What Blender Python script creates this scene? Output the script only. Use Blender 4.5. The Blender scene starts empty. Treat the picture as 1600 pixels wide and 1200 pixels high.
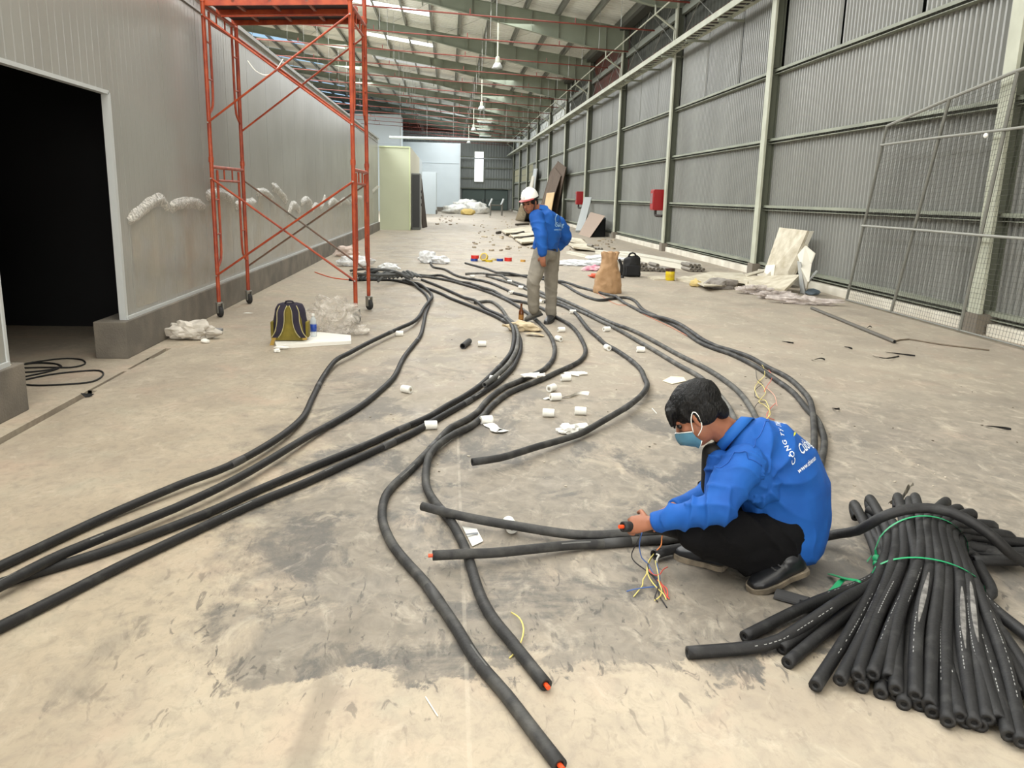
import bpy, bmesh, math, random
import numpy as np
from mathutils import Vector, Matrix, noise
from mathutils.bvhtree import BVHTree

random.seed(7)
scene = bpy.context.scene
COL = scene.collection
PI = math.pi

# ------------------------------------------------------------------ camera
FPX, PITCH, YAW, ROLL, CAMH = 1286.5, 0.2239664, 0.0800830, 0.0244885, 1.5
_f = Vector((math.sin(YAW)*math.cos(PITCH), math.cos(YAW)*math.cos(PITCH), -math.sin(PITCH)))
_r = Vector((math.cos(YAW), -math.sin(YAW), 0.0))
_u = _r.cross(_f)
R_ = _r*math.cos(ROLL) + _u*math.sin(ROLL)
U_ = -_r*math.sin(ROLL) + _u*math.cos(ROLL)
cam_data = bpy.data.cameras.new('camera')
cam_data.sensor_fit = 'HORIZONTAL'; cam_data.sensor_width = 36.0
cam_data.lens = 36.0*FPX/1600.0
cam_data.clip_start = 0.05; cam_data.clip_end = 400
cam = bpy.data.objects.new('camera', cam_data); COL.objects.link(cam)
cam.matrix_world = Matrix(((R_.x, U_.x, -_f.x, 0), (R_.y, U_.y, -_f.y, 0), (R_.z, U_.z, -_f.z, CAMH), (0, 0, 0, 1)))
scene.camera = cam

# survey helpers: where a sight line of the photograph meets a real surface
def sight(px, py): return _f + R_*0 + R_*((px-800)/FPX) + U_*((600-py)/FPX)
EYE = Vector((0, 0, CAMH))
def fl(px, py, z=0.0):
    d = sight(px, py); return EYE + d*((z-CAMH)/d.z)
def atY(px, py, Y):
    d = sight(px, py); return EYE + d*(Y/d.y)
def atX(px, py, X):
    d = sight(px, py); return EYE + d*(X/d.x)

# ------------------------------------------------------------------ world, lights, exposure
vs = scene.view_settings
vs.view_transform = 'Standard'; vs.look = 'None'; vs.gamma = 1.0; vs.use_curve_mapping = False
vs.exposure = -0.36
w = bpy.data.worlds.new('sky'); scene.world = w; w.use_nodes = True
nt = w.node_tree; nt.nodes.clear()
o_ = nt.nodes.new('ShaderNodeOutputWorld'); b_ = nt.nodes.new('ShaderNodeBackground')
sk = nt.nodes.new('ShaderNodeTexSky'); sk.sky_type = 'NISHITA'; sk.sun_disc = False
sk.sun_elevation = math.radians(50); sk.sun_rotation = math.radians(200); sk.air_density = 1.2; sk.dust_density = 2.0
b_.inputs['Strength'].default_value = 0.25
nt.links.new(sk.outputs[0], b_.inputs[0]); nt.links.new(b_.outputs[0], o_.inputs[0])

def area(name, loc, target, sx, sy, power, color):
    l = bpy.data.lights.new(name, 'AREA'); l.shape = 'RECTANGLE'; l.size = sx; l.size_y = sy
    l.energy = power; l.color = color
    o = bpy.data.objects.new(name, l); COL.objects.link(o); o.location = loc
    o.rotation_euler = (Vector(target)-Vector(loc)).to_track_quat('-Z', 'Y').to_euler()
    return o
# daylight: the loading door behind the photographer, plus unseen fill lights added under the roof
area('door_daylight', (1.0, -11.4, 3.0), (0.4, 6, 0.8), 11, 5.2, 1750, (1.0, 0.95, 0.87))
for nm_, loc_, sx_, sy_, pw_, cl_ in (('roof_fill_near', (0.4, 4.0, 8.1), 7, 20, 1500, (1.0, 0.97, 0.91)), ('roof_fill_middle', (0.6, 27.0, 7.7), 5, 24, 1750, (0.98, 0.99, 0.97)),
                                        ('roof_fill_far', (1.0, 64.0, 7.7), 5, 46, 3900, (0.96, 0.99, 1.0)), ('roof_fill_over_room', (-8.0, 30.0, 9.2), 5, 70, 13000, (0.97, 0.99, 1.0))):
    area(nm_, loc_, (loc_[0], loc_[1], 0), sx_, sy_, pw_, cl_).rotation_euler = (0, 0, 0)

# ------------------------------------------------------------------ materials
def srgb(r, g, b):
    f = lambda c: (c/255/12.92) if c/255 <= 0.04045 else ((c/255+0.055)/1.055)**2.4
    return (f(r), f(g), f(b), 1.0)
MATS = {}
def mat(name, rgb, rough=0.6, metal=0.0, rgb2=None, vscale=4.0, vlo=0.35, vhi=0.65, detail=5.0, stretch=(1, 1, 1),
        bump=0.0, bscale=30.0, objvar=0.0, alpha=1.0, trans=0.0, spec=None, sheen=0.0):
    if name in MATS: return MATS[name]
    m = bpy.data.materials.new(name); m.use_nodes = True; MATS[name] = m
    n = m.node_tree; L = n.links; P = n.nodes['Principled BSDF']
    P.inputs['Roughness'].default_value = rough; P.inputs['Metallic'].default_value = metal
    P.inputs['Base Color'].default_value = srgb(*rgb)
    if spec is not None: P.inputs['Specular IOR Level'].default_value = spec
    if alpha < 1: P.inputs['Alpha'].default_value = alpha
    if trans: P.inputs['Transmission Weight'].default_value = trans
    if sheen: P.inputs['Sheen Weight'].default_value = sheen
    tc = n.nodes.new('ShaderNodeTexCoord'); mp = n.nodes.new('ShaderNodeMapping')
    mp.inputs['Scale'].default_value = stretch
    L.new(tc.outputs['Object'], mp.inputs[0])
    col = None
    if rgb2 is not None:
        nz = n.nodes.new('ShaderNodeTexNoise'); nz.inputs['Scale'].default_value = vscale; nz.inputs['Detail'].default_value = detail
        L.new(mp.outputs[0], nz.inputs['Vector'])
        rp = n.nodes.new('ShaderNodeMapRange'); rp.inputs[1].default_value = vlo; rp.inputs[2].default_value = vhi
        L.new(nz.outputs[0], rp.inputs[0])
        mx = n.nodes.new('ShaderNodeMix'); mx.data_type = 'RGBA'
        mx.inputs[6].default_value = srgb(*rgb); mx.inputs[7].default_value = srgb(*rgb2)
        L.new(rp.outputs[0], mx.inputs[0]); col = mx.outputs[2]
    if objvar:
        oi = n.nodes.new('ShaderNodeObjectInfo'); hs = n.nodes.new('ShaderNodeHueSaturation')
        mr = n.nodes.new('ShaderNodeMapRange'); mr.inputs[3].default_value = 1-objvar; mr.inputs[4].default_value = 1+objvar
        L.new(oi.outputs['Random'], mr.inputs[0]); L.new(mr.outputs[0], hs.inputs['Value'])
        if col is None: hs.inputs['Color'].default_value = srgb(*rgb)
        else: L.new(col, hs.inputs['Color'])
        col = hs.outputs[0]
    if col is not None: L.new(col, P.inputs['Base Color'])
    if bump:
        nb = n.nodes.new('ShaderNodeTexNoise'); nb.inputs['Scale'].default_value = bscale; nb.inputs['Detail'].default_value = 4
        L.new(mp.outputs[0], nb.inputs['Vector'])
        bp = n.nodes.new('ShaderNodeBump'); bp.inputs['Strength'].default_value = bump; bp.inputs['Distance'].default_value = 0.02
        L.new(nb.outputs[0], bp.inputs['Height']); L.new(bp.outputs[0], P.inputs['Normal'])
    return m
def emit(name, rgb, strength):
    m = bpy.data.materials.new(name); m.use_nodes = True; n = m.node_tree; n.nodes.clear()
    e = n.nodes.new('ShaderNodeEmission'); o = n.nodes.new('ShaderNodeOutputMaterial')
    e.inputs[0].default_value = srgb(*rgb); e.inputs[1].default_value = strength
    n.links.new(e.outputs[0], o.inputs[0]); MATS[name] = m
    return m
def film(name, rgb, opac, rough=0.25, bscale=25):
    """thin creased plastic: mostly see-through, with glossy white creases"""
    m = bpy.data.materials.new(name); m.use_nodes = True; n = m.node_tree; L = n.links
    P = n.nodes['Principled BSDF']; out = n.nodes['Material Output']
    P.inputs['Base Color'].default_value = srgb(*rgb); P.inputs['Roughness'].default_value = rough
    t = n.nodes.new('ShaderNodeBsdfTransparent'); mx = n.nodes.new('ShaderNodeMixShader')
    tc = n.nodes.new('ShaderNodeTexCoord'); nz = n.nodes.new('ShaderNodeTexNoise'); nz.inputs['Scale'].default_value = bscale
    nz.inputs['Detail'].default_value = 3
    L.new(tc.outputs['Object'], nz.inputs['Vector'])
    mr = n.nodes.new('ShaderNodeMapRange'); mr.inputs[1].default_value = .35; mr.inputs[2].default_value = .65
    mr.inputs[3].default_value = max(0, opac-.25); mr.inputs[4].default_value = min(1, opac+.25)
    L.new(nz.outputs[0], mr.inputs[0]); L.new(mr.outputs[0], mx.inputs[0])
    L.new(t.outputs[0], mx.inputs[1]); L.new(P.outputs[0], mx.inputs[2]); L.new(mx.outputs[0], out.inputs[0])
    bp = n.nodes.new('ShaderNodeBump'); bp.inputs['Strength'].default_value = .5; bp.inputs['Distance'].default_value = .02
    L.new(nz.outputs[0], bp.inputs['Height']); L.new(bp.outputs[0], P.inputs['Normal'])
    MATS[name] = m
    return m

# ------------------------------------------------------------------ mesh building
class MB:
    def __init__(s): s.v = []; s.f = []
    def add(s, vs, fs):
        k = len(s.v); s.v += [tuple(v) for v in vs]; s.f += [tuple(i+k for i in f) for f in fs]; return s
    def box(s, c, d, rot=None, rz=0.0):
        M = rot or Matrix.Rotation(rz, 3, 'Z'); c = Vector(c)
        vs = [c + M @ Vector((x*d[0]/2, y*d[1]/2, z*d[2]/2)) for z in (-1, 1) for y in (-1, 1) for x in (-1, 1)]
        return s.add(vs, [(0, 2, 3, 1), (4, 5, 7, 6), (0, 1, 5, 4), (2, 6, 7, 3), (0, 4, 6, 2), (1, 3, 7, 5)])
    def bbox(s, c, d, b, rz=0.0, rot=None):
        """box with chamfered edges"""
        M = rot or Matrix.Rotation(rz, 3, 'Z'); c = Vector(c); bm = bmesh.new(); bmesh.ops.create_cube(bm, size=1)
        bmesh.ops.scale(bm, vec=d, verts=bm.verts)
        bmesh.ops.bevel(bm, geom=bm.edges[:], offset=b, segments=2, affect='EDGES', profile=.6)
        bm.verts.ensure_lookup_table()
        s.add([c + M @ v.co for v in bm.verts], [[v.index for v in f.verts] for f in bm.faces]); bm.free(); return s
    def hexa(s, p8):
        return s.add(p8, [(0, 3, 2, 1), (4, 5, 6, 7), (0, 1, 5, 4), (1, 2, 6, 5), (2, 3, 7, 6), (3, 0, 4, 7)])
    def slab(s, quad, n):
        """quad polygon extruded along n"""
        k = len(quad); n = Vector(n); q = [Vector(a) for a in quad]
        return s.add(q + [a+n for a in q], [tuple(range(k))[::-1], tuple(range(k, 2*k))] + [(i, (i+1) % k, (i+1) % k+k, i+k) for i in range(k)])
    def tube(s, pts, r, n=8, caps=True, hole=0.0, hdep=0.03, closed=False):
        P = [Vector(p) for p in pts]; m = len(P); rr = r if hasattr(r, '__len__') else [r]*m
        T = []
        for i in range(m):
            a = P[(i-1) % m] if closed else P[max(i-1, 0)]; b = P[(i+1) % m] if closed else P[min(i+1, m-1)]
            t = b-a; T.append(t.normalized() if t.length > 1e-9 else Vector((0, 0, 1)))
        up = Vector((0, 0, 1)) if abs(T[0].z) < .9 else Vector((1, 0, 0))
        X = T[0].cross(up).normalized(); vs = []; fr = []
        for i in range(m):
            X = (X - T[i]*X.dot(T[i])); X = X.normalized() if X.length > 1e-6 else T[i].orthogonal().normalized()
            Y = T[i].cross(X); fr.append((X.copy(), Y))
            vs += [P[i] + (X*math.cos(a) + Y*math.sin(a))*rr[i] for a in [2*PI*j/n for j in range(n)]]
        fs = []
        for i in range(m if closed else m-1):
            for j in range(n):
                a = i*n+j; b = i*n+(j+1) % n; c = ((i+1) % m)*n+(j+1) % n; d = ((i+1) % m)*n+j
                fs.append((a, d, c, b))
        if caps and not closed:
            for e, sg in ((0, 1), (m-1, -1)):
                ring = list(range(e*n, e*n+n))
                if hole > 0:
                    k = len(vs); X, Y = fr[e]
                    inner = [P[e] + (X*math.cos(a)+Y*math.sin(a))*rr[e]*hole for a in [2*PI*j/n for j in range(n)]]
                    deep = [q + T[e]*sg*hdep for q in inner]
                    vs += inner + deep
                    for j in range(n):
                        q = (ring[j], ring[(j+1) % n], k+(j+1) % n, k+j); fs.append(q if sg > 0 else q[::-1])
                        q = (k+j, k+(j+1) % n, k+n+(j+1) % n, k+n+j); fs.append(q if sg > 0 else q[::-1])
                    q = tuple(k+n+j for j in range(n)); fs.append(q if sg > 0 else q[::-1])
                else:
                    fs.append(tuple(ring) if sg > 0 else tuple(ring[::-1]))
        return s.add(vs, fs)
    def cyl(s, a, b, r, n=12, r2=None): return s.tube([a, b], [r, r if r2 is None else r2], n)
    def lathe(s, c, prof, n=20, axis=None):
        c = Vector(c); M = axis or Matrix.Identity(3); vs = []; m = len(prof)
        for r, z in prof:
            vs += [c + M @ Vector((r*math.cos(a), r*math.sin(a), z)) for a in [2*PI*j/n for j in range(n)]]
        fs = [(i*n+j, i*n+(j+1) % n, (i+1)*n+(j+1) % n, (i+1)*n+j) for i in range(m-1) for j in range(n)]
        fs += [tuple(range(n))[::-1], tuple(range((m-1)*n, m*n))]
        return s.add(vs, fs)
    def ell(s, c, r, rot=None, nu=16, nv=10):
        c = Vector(c); M = rot or Matrix.Identity(3); vs = []; fs = []
        r = r if hasattr(r, '__len__') else (r, r, r)
        for i in range(1, nv):
            t = PI*i/nv
            vs += [c + M @ Vector((r[0]*math.sin(t)*math.cos(a), r[1]*math.sin(t)*math.sin(a), r[2]*math.cos(t))) for a in [2*PI*j/nu for j in range(nu)]]
        top = len(vs); vs += [c + M @ Vector((0, 0, r[2])), c + M @ Vector((0, 0, -r[2]))]
        for i in range(nv-2):
            for j in range(nu): fs.append((i*nu+j, (i+1)*nu+j, (i+1)*nu+(j+1) % nu, i*nu+(j+1) % nu))
        for j in range(nu):
            fs.append((top, j, (j+1) % nu)); fs.append((top+1, (nv-2)*nu+(j+1) % nu, (nv-2)*nu+j))
        return s.add(vs, fs)
    def cap(s, p0, r0, p1, r1, n=14):
        """tapered limb with round ends"""
        p0 = Vector(p0); p1 = Vector(p1); d = (p1-p0); L = d.length; t = d/L
        pts, rr = [], []
        for k in range(6): a = PI/2*k/6; pts.append(p0 - t*r0*math.cos(a)); rr.append(max(r0*math.sin(a), 1e-4))
        for k in range(5): pts.append(p0 + d*k/4); rr.append(r0+(r1-r0)*k/4)
        for k in range(1, 7): a = PI/2*k/6; pts.append(p1 + t*r1*math.sin(a)); rr.append(max(r1*math.cos(a), 1e-4))
        return s.tube(pts, rr, n)
    def loft(s, secs, n=20):
        """closed skin through (centre, half axis a, half axis b) sections"""
        vs = []
        for c, a, b in secs:
            c = Vector(c); a = Vector(a); b = Vector(b)
            vs += [c + a*math.copysign(abs(math.cos(t))**.85, math.cos(t)) + b*math.copysign(abs(math.sin(t))**.85, math.sin(t)) for t in [2*PI*j/n for j in range(n)]]
        m = len(secs)
        fs = [(i*n+j, i*n+(j+1) % n, (i+1)*n+(j+1) % n, (i+1)*n+j) for i in range(m-1) for j in range(n)]
        fs += [tuple(range(n))[::-1], tuple(range((m-1)*n, m*n))]
        return s.add(vs, fs)
    def mesh(s, name, org=(0, 0, 0), smooth=False):
        o = Vector(org); me = bpy.data.meshes.new(name)
        me.from_pydata([tuple(Vector(v)-o) for v in s.v], [], s.f); me.validate(); me.update()
        if smooth: me.polygons.foreach_set('use_smooth', [True]*len(me.polygons))
        return me

ORG = {}
def props(o, label=None, cat=None, group=None, kind=None):
    if label: o['label'] = label
    if cat: o['category'] = cat
    if group: o['group'] = group
    if kind: o['kind'] = kind
    return o
def root(name, loc, label, cat, group=None):
    o = bpy.data.objects.new(name, None); COL.objects.link(o); o.empty_display_size = .1
    o.location = loc; ORG[o.name] = Vector(loc)
    return props(o, label, cat, group)
def put(name, mb, m, parent=None, smooth=False, label=None, cat=None, group=None, kind=None, org=None):
    """link one mesh object; vertices are given in world coordinates"""
    if parent is not None: base = ORG[parent.name]
    else: base = Vector(org) if org is not None else Vector((0, 0, 0))
    me = mb.mesh(name, base, smooth) if isinstance(mb, MB) else mb
    o = bpy.data.objects.new(name, me); COL.objects.link(o)
    if m is not None: me.materials.append(m if not isinstance(m, str) else MATS[m])
    if parent is not None: o.parent = parent
    else: o.location = base
    ORG[o.name] = base
    return props(o, label, cat, group, kind)
def share(name, me, parent, loc=(0, 0, 0), rot=None, scale=None):
    o = bpy.data.objects.new(name, me); COL.objects.link(o); o.parent = parent
    o.location = Vector(loc) - ORG.get(parent.name, Vector((0, 0, 0)))
    if rot: o.rotation_euler = rot
    if scale: o.scale = scale
    ORG[o.name] = Vector(loc)
    return o
def copy_tree(src, loc, rot=None, label=None, scale=None):
    c = src.copy(); COL.objects.link(c); c.location = loc; ORG[c.name] = Vector(loc)
    if rot is not None: c.rotation_euler = rot
    if label: c['label'] = label
    if scale: c.scale = scale
    for ch in list(src.children):
        d = ch.copy(); COL.objects.link(d); d.parent = c
        for g in list(ch.children):
            e = g.copy(); COL.objects.link(e); e.parent = d
    return c
def catmull(P, step=.05):
    P = [Vector(p) for p in P]; out = []
    for i in range(len(P)-1):
        a = P[max(i-1, 0)]; b = P[i]; c = P[i+1]; d = P[min(i+2, len(P)-1)]
        n = max(2, int((c-b).length/step))
        for k in range(n):
            t = k/n
            out.append(.5*((2*b)+(c-a)*t+(2*a-5*b+4*c-d)*t*t+(3*b-a-3*c+d)*t**3))
    out.append(P[-1]); return out

# palette
mat('steel_paint', (150, 154, 138), .55, rgb2=(128, 132, 118), vscale=1.2)
mat('steel_light', (190, 192, 174), .5, rgb2=(172, 174, 156), vscale=2.0)
mat('cladding', (143, 144, 139), .38, rgb2=(129, 130, 125), vscale=1.1, objvar=.035, stretch=(1, 1, .25))
mat('cladding_far', (158, 162, 158), .5, objvar=.05)
mat('roof_sheet', (232, 232, 224), .5, rgb2=(218, 218, 210), vscale=.6, objvar=.03)
mat('purlin', (120, 122, 114), .6)
mat('concrete_curb', (128, 121, 110), .85, rgb2=(104, 99, 91), vscale=3.0, bump=.25, bscale=60)
mat('white_curb', (222, 217, 203), .8, rgb2=(196, 189, 174), vscale=2.0)
mat('panel', (156, 156, 150), .26, rgb2=(148, 147, 141), vscale=.8, objvar=.02)
mat('panel_edge', (196, 200, 200), .35)
mat('panel_trim', (140, 139, 133), .35)
mat('scaffold_paint', (180, 78, 40), .45, rgb2=(146, 54, 30), vscale=9.0, bump=.1)
mat('scaffold_brace_grey', (98, 92, 82), .5, rgb2=(120, 80, 60), vscale=8)
mat('galvanized', (150, 150, 144), .4, .6)
mat('dark_deck', (44, 36, 42), .7)
mat('rubber', (42, 42, 43), .7)
mat('foam_black', (25, 25, 26), .62, rgb2=(56, 56, 55), vscale=16.0, vlo=.56, vhi=.82, bump=.12, bscale=90, objvar=.12)
mat('foam_dusty', (66, 66, 64), .7, rgb2=(112, 110, 104), vscale=9.0, vlo=.42, vhi=.75, bump=.12, bscale=70, objvar=.12)
mat('foam_mid', (40, 40, 40), .65, rgb2=(86, 85, 81), vscale=9.0, vlo=.45, vhi=.8, bump=.12, bscale=70, objvar=.1)
mat('foam_cut', (62, 62, 63), .8)
mat('bore_shade', (8, 8, 9), .9)  # near-black plugs paint the shade inside the tube ends
mat('joint_tape', (58, 58, 58), .55)
mat('scuff', (150, 150, 148), .7); mat('scuff_dull', (98, 98, 96), .7)
mat('orange_core', (232, 82, 34), .5)
mat('white_tape', (236, 235, 228), .6, rgb2=(216, 214, 206), vscale=30, vlo=.5, vhi=.8)
mat('tape_core', (150, 140, 122), .8)
mat('white_foam', (240, 239, 232), .7, bump=.1)
mat('plaster', (208, 201, 183), .85, rgb2=(178, 168, 146), vscale=5, bump=.3, bscale=40)
mat('plaster_edge', (208, 204, 190), .8)
mat('black', (14, 14, 15), .7)
film('clear_film', (214, 208, 198), .34, .2, 12)
film('white_film', (240, 242, 244), .7, .3, 9)
film('grey_film', (200, 190, 184), .6, .3, 9)
film('wall_film', (234, 230, 220), .46, .2, 40)
# ------------------------------------------------------------------ floor
def floor_material():
    m = bpy.data.materials.new('concrete_floor'); m.use_nodes = True; MATS['concrete_floor'] = m
    n = m.node_tree; L = n.links; P = n.nodes['Principled BSDF']
    tc = n.nodes.new('ShaderNodeTexCoord'); X = n.nodes.new('ShaderNodeSeparateXYZ'); L.new(tc.outputs['Object'], X.inputs[0])
    def noi(scale, detail=6, dist=0.0, stretch=(1, 1, 1), rough=.55):
        mp = n.nodes.new('ShaderNodeMapping'); mp.inputs['Scale'].default_value = stretch; L.new(tc.outputs['Object'], mp.inputs[0])
        z = n.nodes.new('ShaderNodeTexNoise'); z.inputs['Scale'].default_value = scale; z.inputs['Detail'].default_value = detail
        z.inputs['Distortion'].default_value = dist; z.inputs['Roughness'].default_value = rough
        L.new(mp.outputs[0], z.inputs['Vector']); return z.outputs[0]
    def mr(v, a, b, c=0.0, d=1.0, smooth=False):
        q = n.nodes.new('ShaderNodeMapRange'); q.inputs[1].default_value = a; q.inputs[2].default_value = b
        q.inputs[3].default_value = c; q.inputs[4].default_value = d
        if smooth: q.interpolation_type = 'SMOOTHSTEP'
        L.new(v, q.inputs[0]); return q.outputs[0]
    def ma(op, a, b):
        q = n.nodes.new('ShaderNodeMath'); q.operation = op
        for i, v in enumerate((a, b)):
            if isinstance(v, (int, float)): q.inputs[i].default_value = v
            else: L.new(v, q.inputs[i])
        return q.outputs[0]
    def mix(f, a, b):
        q = n.nodes.new('ShaderNodeMix'); q.data_type = 'RGBA'
        if isinstance(f, (int, float)): q.inputs[0].default_value = f
        else: L.new(f, q.inputs[0])
        for i, v in ((6, a), (7, b)):
            if isinstance(v, tuple): q.inputs[i].default_value = v
            else: L.new(v, q.inputs[i])
        return q.outputs[2]
    big = noi(.55, 4); mid = noi(2.2, 8, .4, (1, .7, 1)); fine = noi(11, 8, .6, (1, .8, 1), .65); grain = noi(70, 3)
    col = mix(mr(mid, .36, .66), srgb(164, 153, 136), srgb(182, 171, 152))
    warm = ma('MULTIPLY', mr(X.outputs[1], 8.5, 3.0, 0, 1, True), mr(X.outputs[0], 1.6, -1.2, .35, 1, True))
    col = mix(ma('MULTIPLY', warm, mr(big, .3, .6, .5, 1)), col, mix(mr(mid, .36, .66), srgb(182, 167, 145), srgb(197, 183, 160)))
    col = mix(mr(fine, .45, .72, 0, .55), col, srgb(146, 137, 124))
    col = mix(mr(big, .42, .66, 0, .5), col, srgb(154, 143, 130))
    col = mix(mr(noi(1.9, 6, .6), .52, .7, 0, .30), col, srgb(196, 166, 146))
    col = mix(mr(noi(3.1, 6, .6), .55, .72, 0, .25), col, srgb(176, 176, 158))
    # worn, bare grey cement in the middle and right of the foreground
    e1 = noi(1.6, 12, .8, (1, 1, 1), .62); e2 = noi(5.5, 12, .6, (1, .55, 1), .75)
    wob = ma('ADD', ma('MULTIPLY', ma('SUBTRACT', e1, .5), 1.0), ma('MULTIPLY', ma('SUBTRACT', e2, .5), .55))
    yy = ma('ADD', X.outputs[1], wob); xx = ma('ADD', X.outputs[0], ma('MULTIPLY', wob, 2.2))
    m1 = mr(yy, 2.34, 2.40, 0, 1, True); m2 = mr(yy, 4.0, 8.5, 1, .30, True)
    m3 = mr(ma('ADD', xx, ma('MULTIPLY', X.outputs[1], .05)), -1.0, -.35, 0, 1, True)
    worn = ma('MULTIPLY', ma('MULTIPLY', m1, m2), m3)
    patch = mr(ma('ADD', ma('MULTIPLY', e1, .5), ma('MULTIPLY', e2, .6)), .40, .52, .34, 1, True)
    worn = ma('MULTIPLY', worn, patch)
    g = mix(mr(fine, .35, .7), srgb(112, 107, 99), srgb(150, 141, 128))
    col = mix(ma('MULTIPLY', worn, .92), col, g)
    dark = mr(ma('ADD', ma('MULTIPLY', noi(1.15, 12, 1.0, (1, .8, 1), .66), .75), ma('MULTIPLY', e2, .25)), .495, .56, 0, 1, True); dk2 = ma('MULTIPLY', ma('MULTIPLY', ma('MULTIPLY', dark, worn), .82), mr(X.outputs[0], 3.0, 1.7, .25, 1))
    col = mix(dk2, col, srgb(92, 90, 87))
    # chips and scrapes along the edge of the worn area
    chips = mr(noi(16, 6, 1.0, (1.6, .5, 1)), .60, .66, 0, .85)
    zone = ma('MULTIPLY', mr(X.outputs[1], 1.9, 2.4), mr(X.outputs[1], 4.0, 2.9)); zone = ma('MULTIPLY', zone, mr(X.outputs[0], -1.3, -.8))
    col = mix(ma('MULTIPLY', chips, zone), col, srgb(86, 82, 78))
    # tyre mark
    tx = ma('ADD', X.outputs[0], ma('MULTIPLY', X.outputs[1], -.06)); tw = ma('MULTIPLY', mr(tx, -.56, -.53), mr(tx, -.45, -.48))
    tw = ma('MULTIPLY', tw, mr(X.outputs[1], 2.9, 2.3)); col = mix(ma('MULTIPLY', tw, .5), col, srgb(128, 119, 106))
    # paint-white snapped line along the hall
    ln = ma('MULTIPLY', mr(X.outputs[0], .058, .062), mr(X.outputs[0], .076, .072))
    ln = ma('MULTIPLY', ln, mr(noi(9, 3), .38, .55, .1, .6)); ln = ma('MULTIPLY', ln, mr(X.outputs[1], 7.0, 5.0))
    col = mix(ma('MULTIPLY', ln, .32), col, srgb(216, 206, 188))
    col = mix(mr(noi(26, 8, .5, (1, .7, 1), .7), .5, .68, 0, .38), col, srgb(134, 124, 110)); col = mix(mr(noi(8, 9, .8, (1, .6, 1), .7), .54, .7, 0, .4), col, srgb(208, 197, 178))
    col = mix(mr(grain, .62, .8, 0, .35), col, srgb(150, 138, 120))
    L.new(col, P.inputs['Base Color'])
    L.new(mr(mid, .3, .7, .5, .78), P.inputs['Roughness']); P.inputs['Specular IOR Level'].default_value = .38
    bp = n.nodes.new('ShaderNodeBump'); bp.inputs['Strength'].default_value = .25; bp.inputs['Distance'].default_value = .01
    L.new(fine, bp.inputs['Height']); L.new(bp.outputs[0], P.inputs['Normal'])
    return m
floor_material()
b = MB()
Y0, Y1 = -12.0, 91.0; GX0, GX1, GY = -2.70, -2.63, 8.0
def rect(x0, x1, y0, y1, z=0.0): b.add([(x0, y0, z), (x1, y0, z), (x1, y1, z), (x0, y1, z)], [(0, 1, 2, 3)])
rect(GX1, 7.2, Y0, Y1); rect(-34, GX0, Y0, Y1); rect(GX0, GX1, GY, Y1)
# narrow open slot beside the plinth, wider and broken where it comes nearest
def slot(y0, y1, x0, x1, dep):
    rect(x0, x1, y0, y1, -dep)
    b.add([(x0, y0, 0), (x0, y1, 0), (x0, y1, -dep), (x0, y0, -dep)], [(0, 1, 2, 3)])
    b.add([(x1, y0, 0), (x1, y1, 0), (x1, y1, -dep), (x1, y0, -dep)], [(3, 2, 1, 0)])
    b.add([(x0, y0, 0), (x1, y0, 0), (x1, y0, -dep), (x0, y0, -dep)], [(3, 2, 1, 0)])
    b.add([(x0, y1, 0), (x1, y1, 0), (x1, y1, -dep), (x0, y1, -dep)], [(0, 1, 2, 3)])
slot(Y0, 6.25, GX0, GX1, .09); slot(6.25, 6.95, GX0, GX0+.03, .07); slot(7.03, 7.5, GX0, GX0+.03, .07); slot(7.5, GY, GX0, GX1-.015, .07)
rect(GX0+.03, GX1, 6.25, 6.95); rect(GX0+.03, GX1, 7.03, 7.5); rect(GX0, GX1, 6.95, 7.03); rect(GX1-.015, GX1, 7.5, GY)
flr = put('floor', b, 'concrete_floor', kind='structure')
put('slot_bed', MB().box(((GX0+GX1)/2, (Y0+6.25)/2, -.055), (GX1-GX0, 6.25-Y0, .02)).box((GX0+.015, 7.0, -.045), (.028, 1.6, .01)), mat('slot_dirt', (70, 64, 57), .9, rgb2=(112, 104, 93), vscale=9), flr)

# ------------------------------------------------------------------ right wall: corrugated sheet on rails between steel posts
XS, XG, XF = 6.70, 6.57, 6.43            # sheet, rail face, post face
BAYS = [9.6+7.6*k for k in range(-3, 11)]
POSTS = [y for y in BAYS if -12 < y < 90]
wall_r = put('wall_right', MB().box((6.86, 39.5, 4.2), (.06, 103, 8.4)), mat('wall_backing', (72, 74, 68), .8), kind='structure')
def corrugated(y0, y1, z0, z1, x, pitch=.118, dep=.042):
    m = MB(); n = max(1, round((y1-y0)/pitch)); p = (y1-y0)/n; ys = []
    for k in range(n):
        a = y0+k*p; ys += [(a, 0), (a+p*.32, 0), (a+p*.5, -dep), (a+p*.82, -dep)]
    ys.append((y1, 0))
    vs = [(x+d, y, z0) for y, d in ys]+[(x+d, y, z1) for y, d in ys]; k = len(ys)
    return m.add(vs, [(i, i+k, i+k+1, i+1) for i in range(k-1)])
RAILZ = [.27, 1.44, 2.77, 4.12]
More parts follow.
